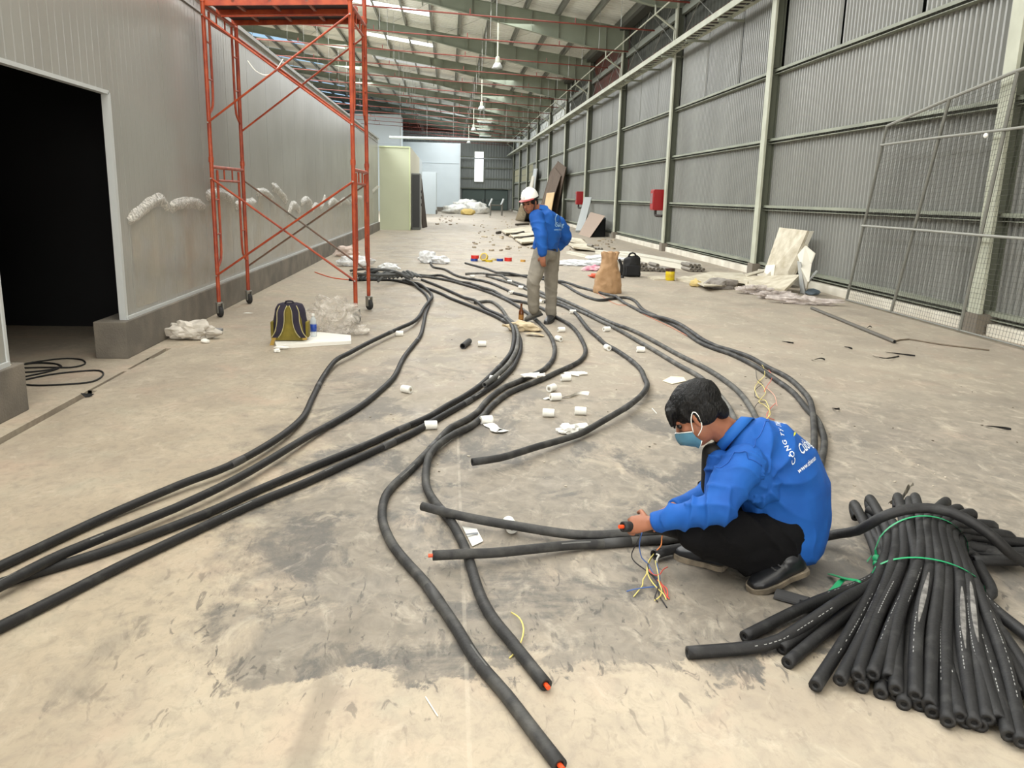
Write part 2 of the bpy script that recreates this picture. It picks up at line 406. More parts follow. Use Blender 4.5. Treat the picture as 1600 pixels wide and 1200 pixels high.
for i, y in enumerate(BAYS[:-1]):
    y1 = min(y+7.6, 91.0)
    for z0, z1 in ((.10, .30), (.30, 1.44), (1.44, 2.77), (2.77, 4.12)):
        put('cladding_sheet', corrugated(y+.02, y1-.02, z0, z1, XS), 'cladding', wall_r)
    for q in range(3):
        a = y+.02+(y1-y-.04)*q/3; c = y+.02+(y1-y-.04)*(q+1)/3-.15
        put('cladding_sheet', corrugated(a, c, 4.12, 5.74, XS), 'cladding', wall_r)
    for z in RAILZ:
        m = MB().box((XG+.045, (y+y1)/2, z), (.13, y1-y, .012)); m.box((XG-.015, (y+y1)/2, z-.02), (.012, y1-y, .05)); m.box((XG+.045, (y+y1)/2, z-.09), (.12, y1-y, .01))
        put('wall_rail', m, 'steel_paint', wall_r)
# posts: I sections with a light inner flange; the recess shade is put into the web colour
mpost = MB()
mpost.box((.02, 0, 3.9), (.045, .23, 7.4)); fl_me = mpost.mesh('post_flange')
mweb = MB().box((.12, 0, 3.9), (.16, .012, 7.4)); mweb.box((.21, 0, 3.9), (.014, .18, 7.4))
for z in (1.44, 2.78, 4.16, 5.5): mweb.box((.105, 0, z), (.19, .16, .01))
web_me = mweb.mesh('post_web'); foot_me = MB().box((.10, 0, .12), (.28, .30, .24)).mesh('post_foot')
fl_me.materials.append(MATS['steel_light']); web_me.materials.append(mat('post_painted_shade', (96, 100, 86), .7)); foot_me.materials.append(mat('post_foot', (124, 116, 104), .85))
for y in POSTS:
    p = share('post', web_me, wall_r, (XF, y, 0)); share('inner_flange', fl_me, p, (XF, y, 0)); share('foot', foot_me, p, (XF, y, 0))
for i, y in enumerate(POSTS):
    y1 = min(y+7.6, 90.9)
    put('white_curb', MB().bbox((6.63, (y+y1)/2, .06), (.28, y1-y-.4, .15), .012), 'white_curb', wall_r)
# strip of wall over the cable tray: dark sheets, brick-red on some bays, crossed tie rods and a grey beam
mat('pale_sheet', (232, 236, 232), .5); mat('dark_sheet', (76, 78, 70), .8, rgb2=(60, 62, 56), vscale=2); mat('red_sheet', (104, 56, 46), .8, rgb2=(78, 60, 52), vscale=3)
for i, y in enumerate(BAYS[:-1]):
    y1 = min(y+7.6, 91.0); red = i % 3 == 0
    put('upper_sheet', corrugated(y+.05, y1-.05, 5.74, 6.2, XS+.03, .3, .03), 'red_sheet', wall_r)
    put('upper_sheet', corrugated(y+.05, y1-.05, 6.2, 7.7, XS+.03, .3, .03), 'pale_sheet' if y > 47 else ('red_sheet' if red else 'dark_sheet'), wall_r)
    put('eaves_beam', MB().box((6.62, (y+y1)/2, 6.75), (.1, y1-y-.1, .2)), mat('eaves_beam', (122, 126, 116), .6), wall_r)
    m = MB()
    for a, c in ((0, .5), (.5, 0), (.5, 1), (1, .5)):
        m.tube([(6.54, y+a*(y1-y), 5.75), (6.54, y+c*(y1-y), 7.5)], .012, 5)
    put('tie_rod', m, 'galvanized', wall_r)

# ------------------------------------------------------------------ far end wall with garage doors and a lit window
wall_f = put('wall_far', MB().box((-13, 91.2, 5.5), (42, .06, 11)), 'wall_backing', kind='structure')
def corr_x(x0, x1, z0, z1, y, pitch=.28, dep=.03):
    m = MB(); n = max(1, round((x1-x0)/pitch)); p = (x1-x0)/n; xs = []
    for k in range(n):
        a = x0+k*p; xs += [(a, 0), (a+p*.32, 0), (a+p*.5, -dep), (a+p*.82, -dep)]
    xs.append((x1, 0)); k = len(xs)
    return m.add([(x, y+d, z0) for x, d in xs]+[(x, y+d, z1) for x, d in xs], [(i, i+1, i+k+1, i+k) for i in range(k-1)])
WX0, WX1, WZ0, WZ1 = 2.72, 3.66, 2.95, 6.05
for (x0, x1, z0, z1) in ((-14, WX0, 2.2, 8.0), (WX1, 6.8, 2.2, 8.0), (WX0, WX1, 2.2, WZ0), (WX0, WX1, WZ1, 8.0), (-14, 1.4, 0, 2.2), (6.35, 6.8, 0, 2.2)):
    put('end_sheet', corr_x(x0, x1, z0, z1, 90.95), 'cladding_far', wall_f)
put('end_sheet', corr_x(-14, 6.8, 8.0, 11, 90.95), 'red_sheet', wall_f)
for z in (2.25, 3.3, 4.4, 5.5):
    for x0, x1 in (((-13.9, 6.7),) if z < 3 else ((-13.9, WX0-.07), (WX1+.07, 6.7))): put('end_rail', MB().box(((x0+x1)/2, 90.82, z), (x1-x0, .1, .12)), 'steel_paint', wall_f)
win = put('window_1', MB().box((WX0-.03, 90.86, (WZ0+WZ1)/2), (.08, .14, WZ1-WZ0)).box((WX1+.03, 90.86, (WZ0+WZ1)/2), (.08, .14, WZ1-WZ0))
          .box(((WX0+WX1)/2, 90.86, WZ0-.03), (1.05, .14, .08)).box(((WX0+WX1)/2, 90.86, WZ1+.03), (1.05, .14, .08)), 'steel_light', kind='structure')
for k in range(3):
    h = (WZ1-WZ0)/3
    put('pane', MB().box(((WX0+WX1)/2, 90.86, WZ0+h*(k+.5)), (WX1-WX0, .02, h-.012)), emit('daylit_glass', (244, 250, 255), 3.0) if k == 0 else 'daylit_glass', win)
for k, (x0, x1) in enumerate(((1.42, 3.86), (3.9, 6.33))):
    d = put('door_%d' % (k+1), MB().box(((x0+x1)/2, 90.84, 1.05), (x1-x0, .08, 2.1)), mat('door_green', (98, 112, 106), .5), kind='structure')
    m = MB()
    for z in (.06, 1.05, 2.04): m.box(((x0+x1)/2, 90.78, z), (x1-x0, .05, .06))
    for x in (x0+.03, x1-.03): m.box((x, 90.78, 1.05), (.06, .05, 2.1))
    put('door_frame', m, mat('door_green_edge', (84, 96, 92), .5), d)
    put('handle', MB().box((x1-.2 if k == 0 else x0+.2, 90.74, 1.0), (.05, .06, .3)), 'galvanized', d)
# wall behind the photographer, round the open loading door; and the far left wall
m = MB().box((-15.5, -12.1, 5.5), (20, .1, 11)).box((.8, -12.1, 7.9), (12.8, .1, 4.4)).box((6.95, -12.1, 2.9), (.5, .1, 5.8))
put('wall_back', m, 'cladding_far', kind='structure')
put('wall_far_left', MB().box((-34.1, 39.5, 4.2), (.1, 103, 8.4)), 'cladding_far', kind='structure')

# translucent sheets let into the right wall far down the hall
emit('translucent_sheet', (226, 224, 190), .55)
for k, (x0, x1, yt, yb) in enumerate(((804, 811, 264, 284), (815, 822, 263, 283), (824.5, 832, 255, 281))):
    pa, pb = atX(x0, yb, XS-.05), atX(x1, yb, XS-.05); t = atX(x1, yt, XS-.05).z
    wn = put('window_%d' % (k+2), MB().box((XS-.04, (pa.y+pb.y)/2, pb.z-.04), (.05, abs(pa.y-pb.y)+.2, .08)).box((XS-.04, (pa.y+pb.y)/2, t+.04), (.05, abs(pa.y-pb.y)+.2, .08)), 'steel_paint', kind='structure')
    for q in range(2):
        h = (t-pb.z)/2; put('pane', MB().box((XS-.045, (pa.y+pb.y)/2, pb.z+h*(q+.5)), (.02, abs(pa.y-pb.y), h-.05)), 'translucent_sheet', wn)

# ------------------------------------------------------------------ roof
SL = .137; EX = 6.98; EZ = 7.86; RX = -14.0
def rz(x): return EZ + SL*(EX-x) if x >= RX else EZ + SL*(EX-RX) - SL*(RX-x)
ceil = put('ceiling_sky_block', MB().box((-14, 39.5, 12.2), (44, 103.4, .06)), mat('sky_block', (150, 150, 146), .7), kind='structure')  # unseen slab added above the roof sheets to block the sky
frame_y = [y for y in BAYS if y > -12]+[90.6]
def sheet(x0, x1, y0, y1, dz=0.0, ribs=True):
    m = MB(); n = max(1, round((y1-y0)/.3)) if ribs else 1; p = (y1-y0)/n; ys = []
    for k in range(n):
        a = y0+k*p; ys += [(a, 0), (a+p*.6, 0), (a+p*.7, .03), (a+p*.9, .03)] if ribs else [(a, 0)]
    ys.append((y1, 0)); k = len(ys)
    return m.add([(x0, y, rz(x0)+d+dz) for y, d in ys]+[(x1, y, rz(x1)+d+dz) for y, d in ys], [(i, i+k, i+k+1, i+1) for i in range(k-1)])
emit('skylight', (250, 252, 250), 3.2); emit('skylight_dull', (236, 238, 232), .95); emit('skylight_blue', (168, 204, 232), 1.5)  # dull variant: weaker, greyer emission for the far strips
starts = [-12.0]+POSTS[0:]
for i in range(len(starts)):
    y0 = starts[i]; y1 = starts[i+1] if i+1 < len(starts) else 91.0
    if y1-y0 < 1: continue
    s0, s1 = (y0+4.7, y0+5.7)
    S0, S1 = (s0, s1) if s1 < y1 else (None, None)
    put('roof_sheet', sheet(-.75, EX, y0, y1), 'roof_sheet', ceil)
    if S0:
        put('roof_sheet', sheet(-4.6, -.75, y0, S0), 'roof_sheet', ceil); put('roof_sheet', sheet(-4.6, -.75, S1, y1), 'roof_sheet', ceil)
        put('roof_light', sheet(-4.6, -.75, S0, S1, 0, False), 'skylight' if S0 < 47 else 'skylight_dull', ceil)
    else: put('roof_sheet', sheet(-4.6, -.75, y0, y1), 'roof_sheet', ceil)
    put('roof_sheet', sheet(-8.6, -4.6, y0, y1), 'roof_sheet', ceil)
    k0, k1 = y0+1.6, min(y0+5.6, y1-.2)
    put('roof_sheet', sheet(-11.6, -8.6, y0, k0), 'roof_sheet', ceil); put('roof_sheet', sheet(-11.6, -8.6, k1, y1), 'roof_sheet', ceil)
    put('roof_light', sheet(-11.6, -8.6, k0, k1, 0, False), 'skylight_blue', ceil)
    put('roof_sheet', sheet(-14, -11.6, y0, y1), 'roof_sheet', ceil)
    put('roof_sheet', sheet(-34, -14, y0, y1), 'roof_sheet', ceil)
# purlins along the hall, one length per bay
px = [6.3, 5.2, 4.0, 2.8, 1.6, .4, -.8, -2.0, -3.2, -4.4, -5.6, -6.8, -8.0, -9.2, -10.4, -11.6, -12.8]
pur = {}
for i in range(len(starts)):
    y0 = starts[i]; y1 = starts[i+1] if i+1 < len(starts) else 91.0
    if y0 < -3: continue
    for x in px:
        z = rz(x)-.115
        key = (x, round(y1-y0, 2))
        if key not in pur:
            m = MB().box((0, (y1-y0)/2, 0), (.012, y1-y0, .2)); m.box((.035, (y1-y0)/2, -.097), (.07, y1-y0, .008)); m.box((-.035, (y1-y0)/2, .1), (.07, y1-y0, .008))
            pur[key] = m.mesh('purlin'); pur[key].materials.append(MATS['purlin'])
        share('purlin', pur[key], ceil, (x, y0, z))
# tapered rafters
mat('rafter_steel', (142, 149, 132), .55, rgb2=(128, 135, 119), vscale=1.0)
def rafter_mesh():
    m = MB(); T = lambda x: rz(x)-.235
    stations = [(6.62, 1.02), (5.78, 6.86), (2.4, 0), (-.95, 0), (-4.5, 0), (-14.0, 0)]
    def bot(x):
        if x > 5.78: return 6.84
        if x > -.95: return 6.86 + (5.78-x)*.2155
        return 8.31 + (-.95-x)*.142
    xs = [6.62, 5.78, 4.2, 2.4, .7, -.95, -2.8, -4.6, -7, -9.5, -12, -14.0]
    t = .008
    for a, c in zip(xs[:-1], xs[1:]):
        m.hexa([(a, -t, bot(a)), (c, -t, bot(c)), (c, t, bot(c)), (a, t, bot(a)), (a, -t, T(a)), (c, -t, T(c)), (c, t, T(c)), (a, t, T(a))])
        for F in (bot, T):
            m.hexa([(a, -.1, F(a)-.008), (c, -.1, F(c)-.008), (c, .1, F(c)-.008), (a, .1, F(a)-.008), (a, -.1, F(a)+.008), (c, -.1, F(c)+.008), (c, .1, F(c)+.008), (a, .1, F(a)+.008)])
    stiff = []
    for x in (5.78, 5.0, 4.0, 3.0, 2.0, .8, -.4, -.95, -1.05, -3.2, -5.6, -8): stiff.append(MB().box((x, 0, (bot(x)+T(x))/2), (.014, .19, T(x)-bot(x))).mesh('stiffener'))
    stiff.append(MB().box((-1.0, 0, bot(-1.0)-.06), (.05, .2, .16)).mesh('splice_plate'))
    return m.mesh('rafter'), stiff
rme, sme = rafter_mesh(); rme.materials.append(MATS['rafter_steel']); [q.materials.append(MATS['steel_paint']) for q in sme]
for y in POSTS+[90.5]:
    if y < 5: continue
    r_ = share('rafter', rme, ceil, (0, y, 0)); [share('stiffener', q, r_, (0, y, 0)) for q in sme]
# flange stays and sag rods seen as thin slanting lines under the sheets
m = MB()
for y in POSTS[4:9]:
    for x in (4.6, 2.2, -.2, -2.6, -5):
        m.tube([(x, y+.1, rz(x)-.22), (x-2.4, y+7.5, rz(x-2.4)-.22)], .008, 4)
put('sag_rods', m, 'galvanized', ceil, kind='stuff')
m = MB().box((6.48, 39.5, 7.62), (.34, 103, .02)).box((6.31, 39.5, 7.7), (.02, 103, .2))
put('eaves_gutter', m, mat('gutter', (70, 70, 64), .6), ceil)
# pale conduits: up each post, kinked in under the rafter end, and one along the hall
for y in POSTS[2:]:
    put('conduit', MB().tube(catmull([(6.37, y-.14, 5.7), (6.37, y-.14, 6.24)], .5)+[Vector((5.79, y-.14, 6.62)), Vector((5.79, y-.14, 6.86))], .03, 8), 'steel_light', wall_r)
    if y+7.6 < 91: put('conduit', MB().tube([(5.79, y-.1, 6.62), (5.79, y+7.4, 6.62)], .022, 6), 'steel_light', wall_r)

# ------------------------------------------------------------------ left wall: sandwich-panel room on a concrete plinth
XW = -2.90; WT = 3.63; D0, D1 = 5.56, 7.62; DH = 2.28; WE = 35.2
mat('panel_core', (120, 122, 122), .6)
wall_l = put('wall_left', MB().box((XW-.055, (D1+.15+WE)/2, (.33+WT)/2), (.07, WE-D1-.15, WT-.33)).box((XW-.055, (-12+D0-.1)/2, (.33+WT)/2), (.07, 12+D0-.1, WT-.33))
             .box((XW-.055, (D0+D1)/2, (DH+.05+WT)/2), (.07, D1-D0+.4, WT-DH-.05)), 'panel_core', kind='structure')
def panel(y0, y1, z0, z1):
    m = MB(); n = max(2, round((y1-y0)/.125)); p = (y1-y0)/n; prof = [(y0, -.012), (y0+.006, 0)]
    for k in range(n):
        a = y0+k*p
        if k: prof += [(a-.014, 0), (a-.005, -.0014), (a+.005, -.0014), (a+.014, 0)]
    prof += [(y1-.006, 0), (y1, -.012)]; k = len(prof)
    return m.add([(XW+d, y, z0) for y, d in prof]+[(XW+d, y, z1) for y, d in prof], [(i, i+1, i+k+1, i+k) for i in range(k-1)])
ys = [D1+.03, 7.86]
while ys[-1] < WE-.4: ys.append(min(ys[-1]+1.22, WE))
ys[-1] = WE
for a, c in zip(ys[:-1], ys[1:]): put('wall_panel', panel(a+.003, c-.003, .33, WT), 'panel', wall_l)
for a, c in ((D0-.1, 6.62), (6.62, D1+.03)): put('wall_panel', panel(a+.003, c-.003, DH, WT), 'panel', wall_l)
y = D0
while y > -11: put('wall_panel', panel(y-1.22, y-.004, .33, WT), 'panel', wall_l); y -= 1.22
put('jamb_trim', MB().box((XW-.02, D1+.005, (.33+DH)/2), (.06, .05, DH-.33)), 'panel_edge', wall_l)
put('jamb_trim', MB().box((XW-.02, D0+.005, (.33+DH)/2), (.06, .03, DH-.33)), 'panel_edge', wall_l)
put('head_trim', MB().box((XW-.02, (D0+D1)/2, DH), (.06, D1-D0, .03)), 'panel_edge', wall_l)
m = MB().box((XW-.02, (WE-12)/2, WT+.02), (.14, WE+12, .05)).box((XW+.012, (WE-12)/2, WT-.13), (.014, WE+12, .02))
put('cap_trim', m, 'panel_trim', wall_l)
put('foot_trim', MB().box((XW+.012, (D1+WE)/2, .345), (.02, WE-D1, .03)).box((XW+.012, (D0-12)/2, .345), (.02, D0+12, .03)), 'panel_edge', wall_l)
pl = put('baseboard_left', MB().bbox((-2.99, (7.47+WE)/2, .165), (.28, WE-7.47, .33), .008).bbox((-2.99, (5.68-12)/2, .165), (.28, 5.68+12, .33), .008), 'concrete_curb', kind='structure')
# crumbs of plaster on the near plinth top
m = MB()
for k in range(16):
    m.ell((-2.9+random.uniform(-.03, .03), random.uniform(5.1, 5.6), .335), (random.uniform(.006, .02), random.uniform(.006, .025), .006), nu=6, nv=4)
put('plaster_crumbs', m, 'plaster', pl, kind='stuff')
# roof and inside of the unlit room, its darkness put into near-black colours
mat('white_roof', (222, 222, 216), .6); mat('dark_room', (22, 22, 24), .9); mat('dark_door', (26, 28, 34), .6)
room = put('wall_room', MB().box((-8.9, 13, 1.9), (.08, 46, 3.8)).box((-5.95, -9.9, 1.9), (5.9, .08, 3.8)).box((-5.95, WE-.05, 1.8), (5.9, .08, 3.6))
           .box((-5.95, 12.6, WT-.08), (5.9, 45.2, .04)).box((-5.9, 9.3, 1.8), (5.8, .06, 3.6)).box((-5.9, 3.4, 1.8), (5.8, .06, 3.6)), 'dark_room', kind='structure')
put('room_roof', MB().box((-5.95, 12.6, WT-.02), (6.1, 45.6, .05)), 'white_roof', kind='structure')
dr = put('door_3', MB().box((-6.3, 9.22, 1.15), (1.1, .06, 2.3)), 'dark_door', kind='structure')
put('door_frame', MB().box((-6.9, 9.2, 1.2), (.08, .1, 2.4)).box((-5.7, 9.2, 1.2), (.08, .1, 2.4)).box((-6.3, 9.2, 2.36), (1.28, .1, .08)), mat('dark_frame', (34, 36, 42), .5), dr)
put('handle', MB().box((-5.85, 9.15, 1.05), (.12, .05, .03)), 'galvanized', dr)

# masking film torn half way down the panels: a thin skin below, bunched into ridges above
ridges = [[(203, 343), (212, 333), (222, 326), (240, 311), (255, 307), (262, 316), (267, 322)], [(269, 321), (280, 315), (300, 312), (316, 316), (322, 321)],
          [(325, 303), (340, 297), (352, 300), (366, 308)], [(370, 318), (385, 315), (400, 312)], [(402, 298), (415, 297), (424, 303), (428, 310)],
          [(427, 289), (434, 291), (444, 303), (450, 311)], [(452, 332), (457, 319), (464, 318), (470, 327)], [(472, 316), (480, 309), (488, 315)],
          [(489, 326), (495, 319), (503, 321), (509, 305)], [(514, 319), (522, 311), (531, 318)], [(533, 315), (540, 310), (547, 316)], [(549, 313), (558, 308), (566, 307)], [(583, 298), (592, 290)]]
for R in ridges:
    pts = catmull([atX(x, y, XW+.03) for x, y in R], .06); m = MB(); k = len(pts); rows = 7; vs = []
    hh = .13 if pts[0].y < 14 else .16
    for i, p in enumerate(pts):
        e = min(1, min(i, k-1-i)/2+.35)
        for j in range(rows):
            t = j/(rows-1); zz = p.z - hh*(t-.25)*e; bulge = math.sin(PI*t)*.045*e
            q = Vector((XW+.004+bulge*(1+.5*noise.noise((p.y*4, j*.7, 3))), p.y, zz+.015*noise.noise((p.y*5, j*.5, 8))))
            vs.append(q)
    m.add(vs, [(i*rows+j, i*rows+j+1, (i+1)*rows+j+1, (i+1)*rows+j) for i in range(k-1) for j in range(rows-1)])
    put('film_bunch', m, 'wall_film', wall_l, smooth=True)
film('skin_film', (206, 196, 176), .12, .15, 3)
for k in range(len(ridges)-1):
    a = atX(*ridges[k][0], XW).y; c = atX(*ridges[k+1][0], XW).y
    za = sum(atX(*q, XW).z for q in ridges[k])/len(ridges[k])-.03
    put('film_skin', MB().add([(XW+.006, a, .4), (XW+.006, c-.01, .4), (XW+.006, c-.01, za), (XW+.006, a, za)], [(0, 1, 2, 3)]), 'skin_film', wall_l)

# ------------------------------------------------------------------ rooms and partitions farther down the hall
gb = put('wall_green_room', MB().box((-2.26, 35.6+5.5, 1.7), (1.24, 11, 3.4)), mat('pale_green', (200, 205, 178), .6, rgb2=(192, 197, 170), vscale=.7), kind='structure')
put('corner_trim', MB().box((-1.63, 35.58, 1.7), (.05, .06, 3.4)).box((-2.26, 35.58, 3.38), (1.24, .05, .05)), mat('pale_green_edge', (206, 216, 172), .5), gb)
put('side_skin', MB().box((-1.62, 41.2, 1.75), (.03, 10.6, 3.3)), mat('cream_wall', (216, 214, 196), .6), gb)
mat('white_wall', (208, 218, 222), .55, rgb2=(200, 210, 214), vscale=.5)
wb = put('wall_white_hall', MB().box((-3.0, 84, 3.03), (8.0, 13, 6.06)), 'white_wall', kind='structure')
put('panel_joint', MB().box((-3.0, 77.48, 4.3), (8.0, .03, .03)).box((1.0, 84, 4.3), (.03, 13, .03)), mat('white_joint', (196, 204, 210), .5), wb)
put('base_curb', MB().box((-3.0, 77.44, .2), (8.05, .12, .4)), 'concrete_curb', wb)
put('corner_trim', MB().box((.99, 77.45, 3.0), (.08, .08, 6.1)), 'panel_edge', wb)
wu = put('wall_white_tower', MB().box((-7.6, 75, 4.0), (7.0, 3, 8.0)), 'white_wall', kind='structure')
put('panel_joint', MB().box((-7.6, 73.47, 5.6), (7.0, .03, .03)), 'white_joint', wu)
put('corner_trim', MB().box((-4.1, 73.46, 4.0), (.08, .08, 8.0)), 'panel_edge', wu)
w2 = put('wall_white_room', MB().box((-3.2, 60.5, 1.95), (2.4, 6, 3.9)), 'white_wall', kind='structure')
put('base_curb', MB().box((-1.98, 60.5, .15), (.1, 6, .3)), 'concrete_curb', w2)
w3 = put('wall_white_store', MB().box((-2.6, 68.5, 1.6), (3.2, 5, 3.2)), 'white_wall', kind='structure')
put('base_curb', MB().box((-.98, 68.5, .15), (.1, 5, .3)), 'concrete_curb', w3)
# ------------------------------------------------------------------ roof furniture
ORD = 'first second third fourth fifth sixth seventh eighth ninth tenth eleventh twelfth thirteenth fourteenth fifteenth sixteenth seventeenth eighteenth nineteenth'.split()
for i, y in enumerate([19.0+3.8*k for k in range(19)]):
    r = root('sprinkler_pipe', (6.2, y, 6.55), ORD[i]+' red sprinkler pipe from the camera, slung across the hall under the roof', 'pipe', 'red sprinkler pipes under the roof')
    put('pipe_run', MB().tube([(6.25, y, 6.55), (-13, y, 6.55+.042*19.2)], .024, 6), mat('red_pipe', (116, 52, 40), .5), r)
    for x in (5.2, 1.4, -2.4, -6.2, -10): put('hanger', MB().tube([(x, y, 6.55+.042*(6.2-x)), (x, y, rz(x)-.1)], .007, 4), 'galvanized', r)
    for x in (3.8, .6, -2.6, -5.8): put('sprinkler_head', MB().cyl((x, y, 6.58+.042*(6.2-x)), (x, y, 6.72+.042*(6.2-x)), .018, 6), 'red_pipe', r)
lab = ['high bay lamp on a long rod, nearest of the lamps over the aisle', 'high bay lamp hanging second from the camera over the aisle',
       'high bay lamp hanging third from the camera over the aisle', 'high bay lamp farthest off, near the white hall corner']
for k, y in enumerate((32.4, 47.6, 62.8, 78.0)):
    r = root('high_bay_lamp', (1.77, y, 6.15), lab[k], 'lamp', 'high bay lamps on rods')
    put('rod', MB().tube([(1.77, y, 6.5), (1.77, y, 7.78)], .028, 8), 'steel_light', r)
    put('ballast', MB().lathe((1.77, y, 6.38), [(.04, .16), (.08, .13), (.09, -.04), (.07, -.06)], 14), 'steel_light', r)
    put('reflector', MB().lathe((1.77, y, 6.12), [(.2, 0), (.205, .01), (.15, .13), (.09, .21), (.05, .22), (.08, .2), (.14, .12), (.19, .004)], 20), mat('reflector', (168, 170, 165), .3, .2), r, smooth=True)
    put('bulb', MB().ell((1.77, y, 6.2), (.06, .06, .1)), 'white_wall', r, smooth=True)
for k, (px_, py_, y, l) in enumerate(((757, 191, 56, 'short tube light hung in the roof, nearest of the three'), (755, 203, 64, 'short tube light hung in the roof, middle of the three'), (758, 213, 72, 'short tube light hung in the roof, farthest of the three'))):
    c = atY(px_, py_, y); r = root('tube_light', c, l, 'lamp', 'tube lights in the roof')
    put('tube', MB().tube([c+Vector((-.45, -.2, 0)), c+Vector((.45, .2, 0))], .035, 8), 'white_wall', r)
    put('batten', MB().tube([c+Vector((-.5, -.2, .06)), c+Vector((.5, .2, .06))], .04, 6), 'steel_light', r)
    put('hanger', MB().tube([c, (c.x, c.y, rz(c.x))], .008, 4), 'galvanized', r)

# cable ladder along the right wall, on brackets
r = root('cable_ladder', (6.2, 39, 5.6), 'pale grey cable ladder running the whole right wall above the sheeting', 'cable tray')
put('side_rail', MB().box((6.08, 40, 5.66), (.03, 100, .14)), 'steel_light', r); put('side_rail', MB().box((6.38, 40, 5.62), (.03, 100, .12)), 'steel_light', r)
m = MB(); y = 9.0
while y < 90: m.box((6.23, y, 5.6), (.3, .05, .025)); y += .33
put('rungs', m, 'steel_light', r, kind='stuff')
m = MB()
for y in POSTS:
    for d in (0, 2.5, 5.1): m.box((6.45, y+d, 5.53), (.75, .05, .05))
put('brackets', m, 'steel_paint', r, kind='stuff')
m = MB()
for k in range(7):
    x = 6.14+.035*k; pts = [(x+.02*noise.noise((k, y*.3, 0)), y, 5.63+.015*math.sin(y+k)) for y in range(-2, 91, 2)]
    m.tube(pts, .011, 5)
put('cables', m, 'black', r, kind='stuff')
# the same kind of tray crossing over the aisle
r = root('cross_tray', (2, 62, 5.45), 'white cable tray crossing over the aisle above the white hall', 'cable tray')
put('side_rail', MB().box((.85, 62, 5.47), (10.3, .06, .13)), 'panel_edge', r); put('tray_floor', MB().box((.85, 62.2, 5.38), (10.3, .4, .03)), 'steel_light', r)
for x in (-3.5, -1.6, .3, 2.2, 4.1): put('hanger', MB().tube([(x, 62.1, 5.4), (x, 62.1, rz(x)-.1)], .012, 4), 'galvanized', r)
r = root('far_pipe_rail', (4, 89.5, 5.0), 'white pipe along the end wall behind the lit window head', 'pipe')
put('pipe_run', MB().tube([(1.2, 90.4, 5.35), (6.6, 90.4, 5.35)], .06, 8), 'panel_edge', r)
[put('clip', MB().box((x, 90.5, 5.35), (.06, .3, .16)), 'galvanized', r) for x in (2.3, 5.2)]

# fire hose cabinets on the right wall
def hose_box(y, label):
    r = root('hose_cabinet', (6.3, y, 1.1), label, 'hose cabinet', 'red fire hose cabinets on the right wall')
    put('case', MB().bbox((6.36, y, 1.5), (.34, .42, .62), .012), mat('fire_red', (154, 17, 23), .4), r)
    put('door', MB().bbox((6.18, y, 1.5), (.02, .38, .56), .008), 'fire_red', r)
    put('glass', MB().box((6.168, y+.02, 1.54), (.006, .26, .3)), mat('cab_glass', (120, 70, 70), .15), r)
    put('elbow_pipe', MB().tube(catmull([(6.3, y-.05, 1.2), (6.3, y-.05, 1.06), (6.33, y-.12, 1.03), (6.45, y-.3, 1.03)], .04), .04, 10), mat('dark_elbow', (44, 36, 34), .5), r)
hose_box(25.35, 'red fire hose cabinet on the wall, the nearer and larger one, by a post')
hose_box(40.75, 'smaller looking red fire hose cabinet behind the standing man')

# ------------------------------------------------------------------ rolling scaffold
SA, SB, SC, SD = Vector((-2.74, 10.08, 0)), Vector((-2.69, 11.35, 0)), Vector((-1.08, 9.72, 0)), Vector((-1.04, 10.90, 0))
sc = root('scaffold_tower', ((SA+SB+SC+SD)/4), 'orange rolling scaffold tower on castors beside the panel wall', 'scaffold')
zt = lambda p, z: Vector((p.x, p.y, z))
for P in (SA, SB, SC, SD):
    put('post', MB().tube([zt(P, .16), zt(P, 1.80), zt(P, 1.801), zt(P, 1.86), zt(P, 1.861), zt(P, 3.52), zt(P, 3.521), zt(P, 3.57), zt(P, 3.571), zt(P, 4.6)],
        [.024, .024, .03, .03, .024, .024, .03, .03, .024, .024], 12), 'scaffold_paint', sc)
    c = put('castor', MB().lathe(zt(P, .165), [(.018, .02), (.045, .015), (.045, 0), (.018, -.005)], 12).box(zt(P, .11)+Vector((.03, .02, 0)), (.012, .06, .12), rz=.6).box(zt(P, .11)+Vector((-.02, -.02, 0)), (.012, .06, .12), rz=.6), 'galvanized', sc)
    d = Vector((.03, -.03, 0)); q = Matrix.Rotation(PI/2, 3, 'Y'); q = Matrix.Rotation(.6, 3, 'Z') @ q
    put('wheel', MB().lathe(zt(P, .068)+d*.3, [(.02, -.024), (.06, -.024), (.066, -.014), (.066, .014), (.06, .024), (.02, .024)], 18, q), 'rubber', c)
for a, c in ((SA, SB), (SC, SD)):
    d = (c-a).normalized()
    for z0, z1 in ((.55, 1.72), (2.3, 3.46)):
        put('top_bar', MB().tube([zt(a, z1+.03), zt(c, z1+.03)], .021, 10), 'scaffold_paint', sc)
        put('under_bar', MB().tube([zt(a, z1-.12)+d*.2, zt(c, z1-.12)-d*.2], .015, 8), 'scaffold_paint', sc)
        for s, P in ((1, a), (-1, c)):
            pts = [zt(P, z1)+d*s*.2, zt(P, z1-.5)+d*s*.2, zt(P, z0+.22)+d*s*.19, zt(P, z0+.1)+d*s*.13, zt(P, z0+.03)+d*s*.01]
            l = put('ladder_tube', MB().tube(catmull(pts, .06), .015, 8), 'scaffold_paint', sc)
            [put('rung', MB().tube([zt(P, z1-h_), zt(P, z1-h_)+d*s*.2], .011, 6), 'scaffold_paint', l) for h_ in (.34, .74)]
        for t in (.37, .63): put('strut', MB().tube([zt(a, z1-.12)+(c-a)*t, zt(a, z1+.03)+(c-a)*t], .01, 6), 'scaffold_paint', sc)
off = Vector((0, -.03, 0))
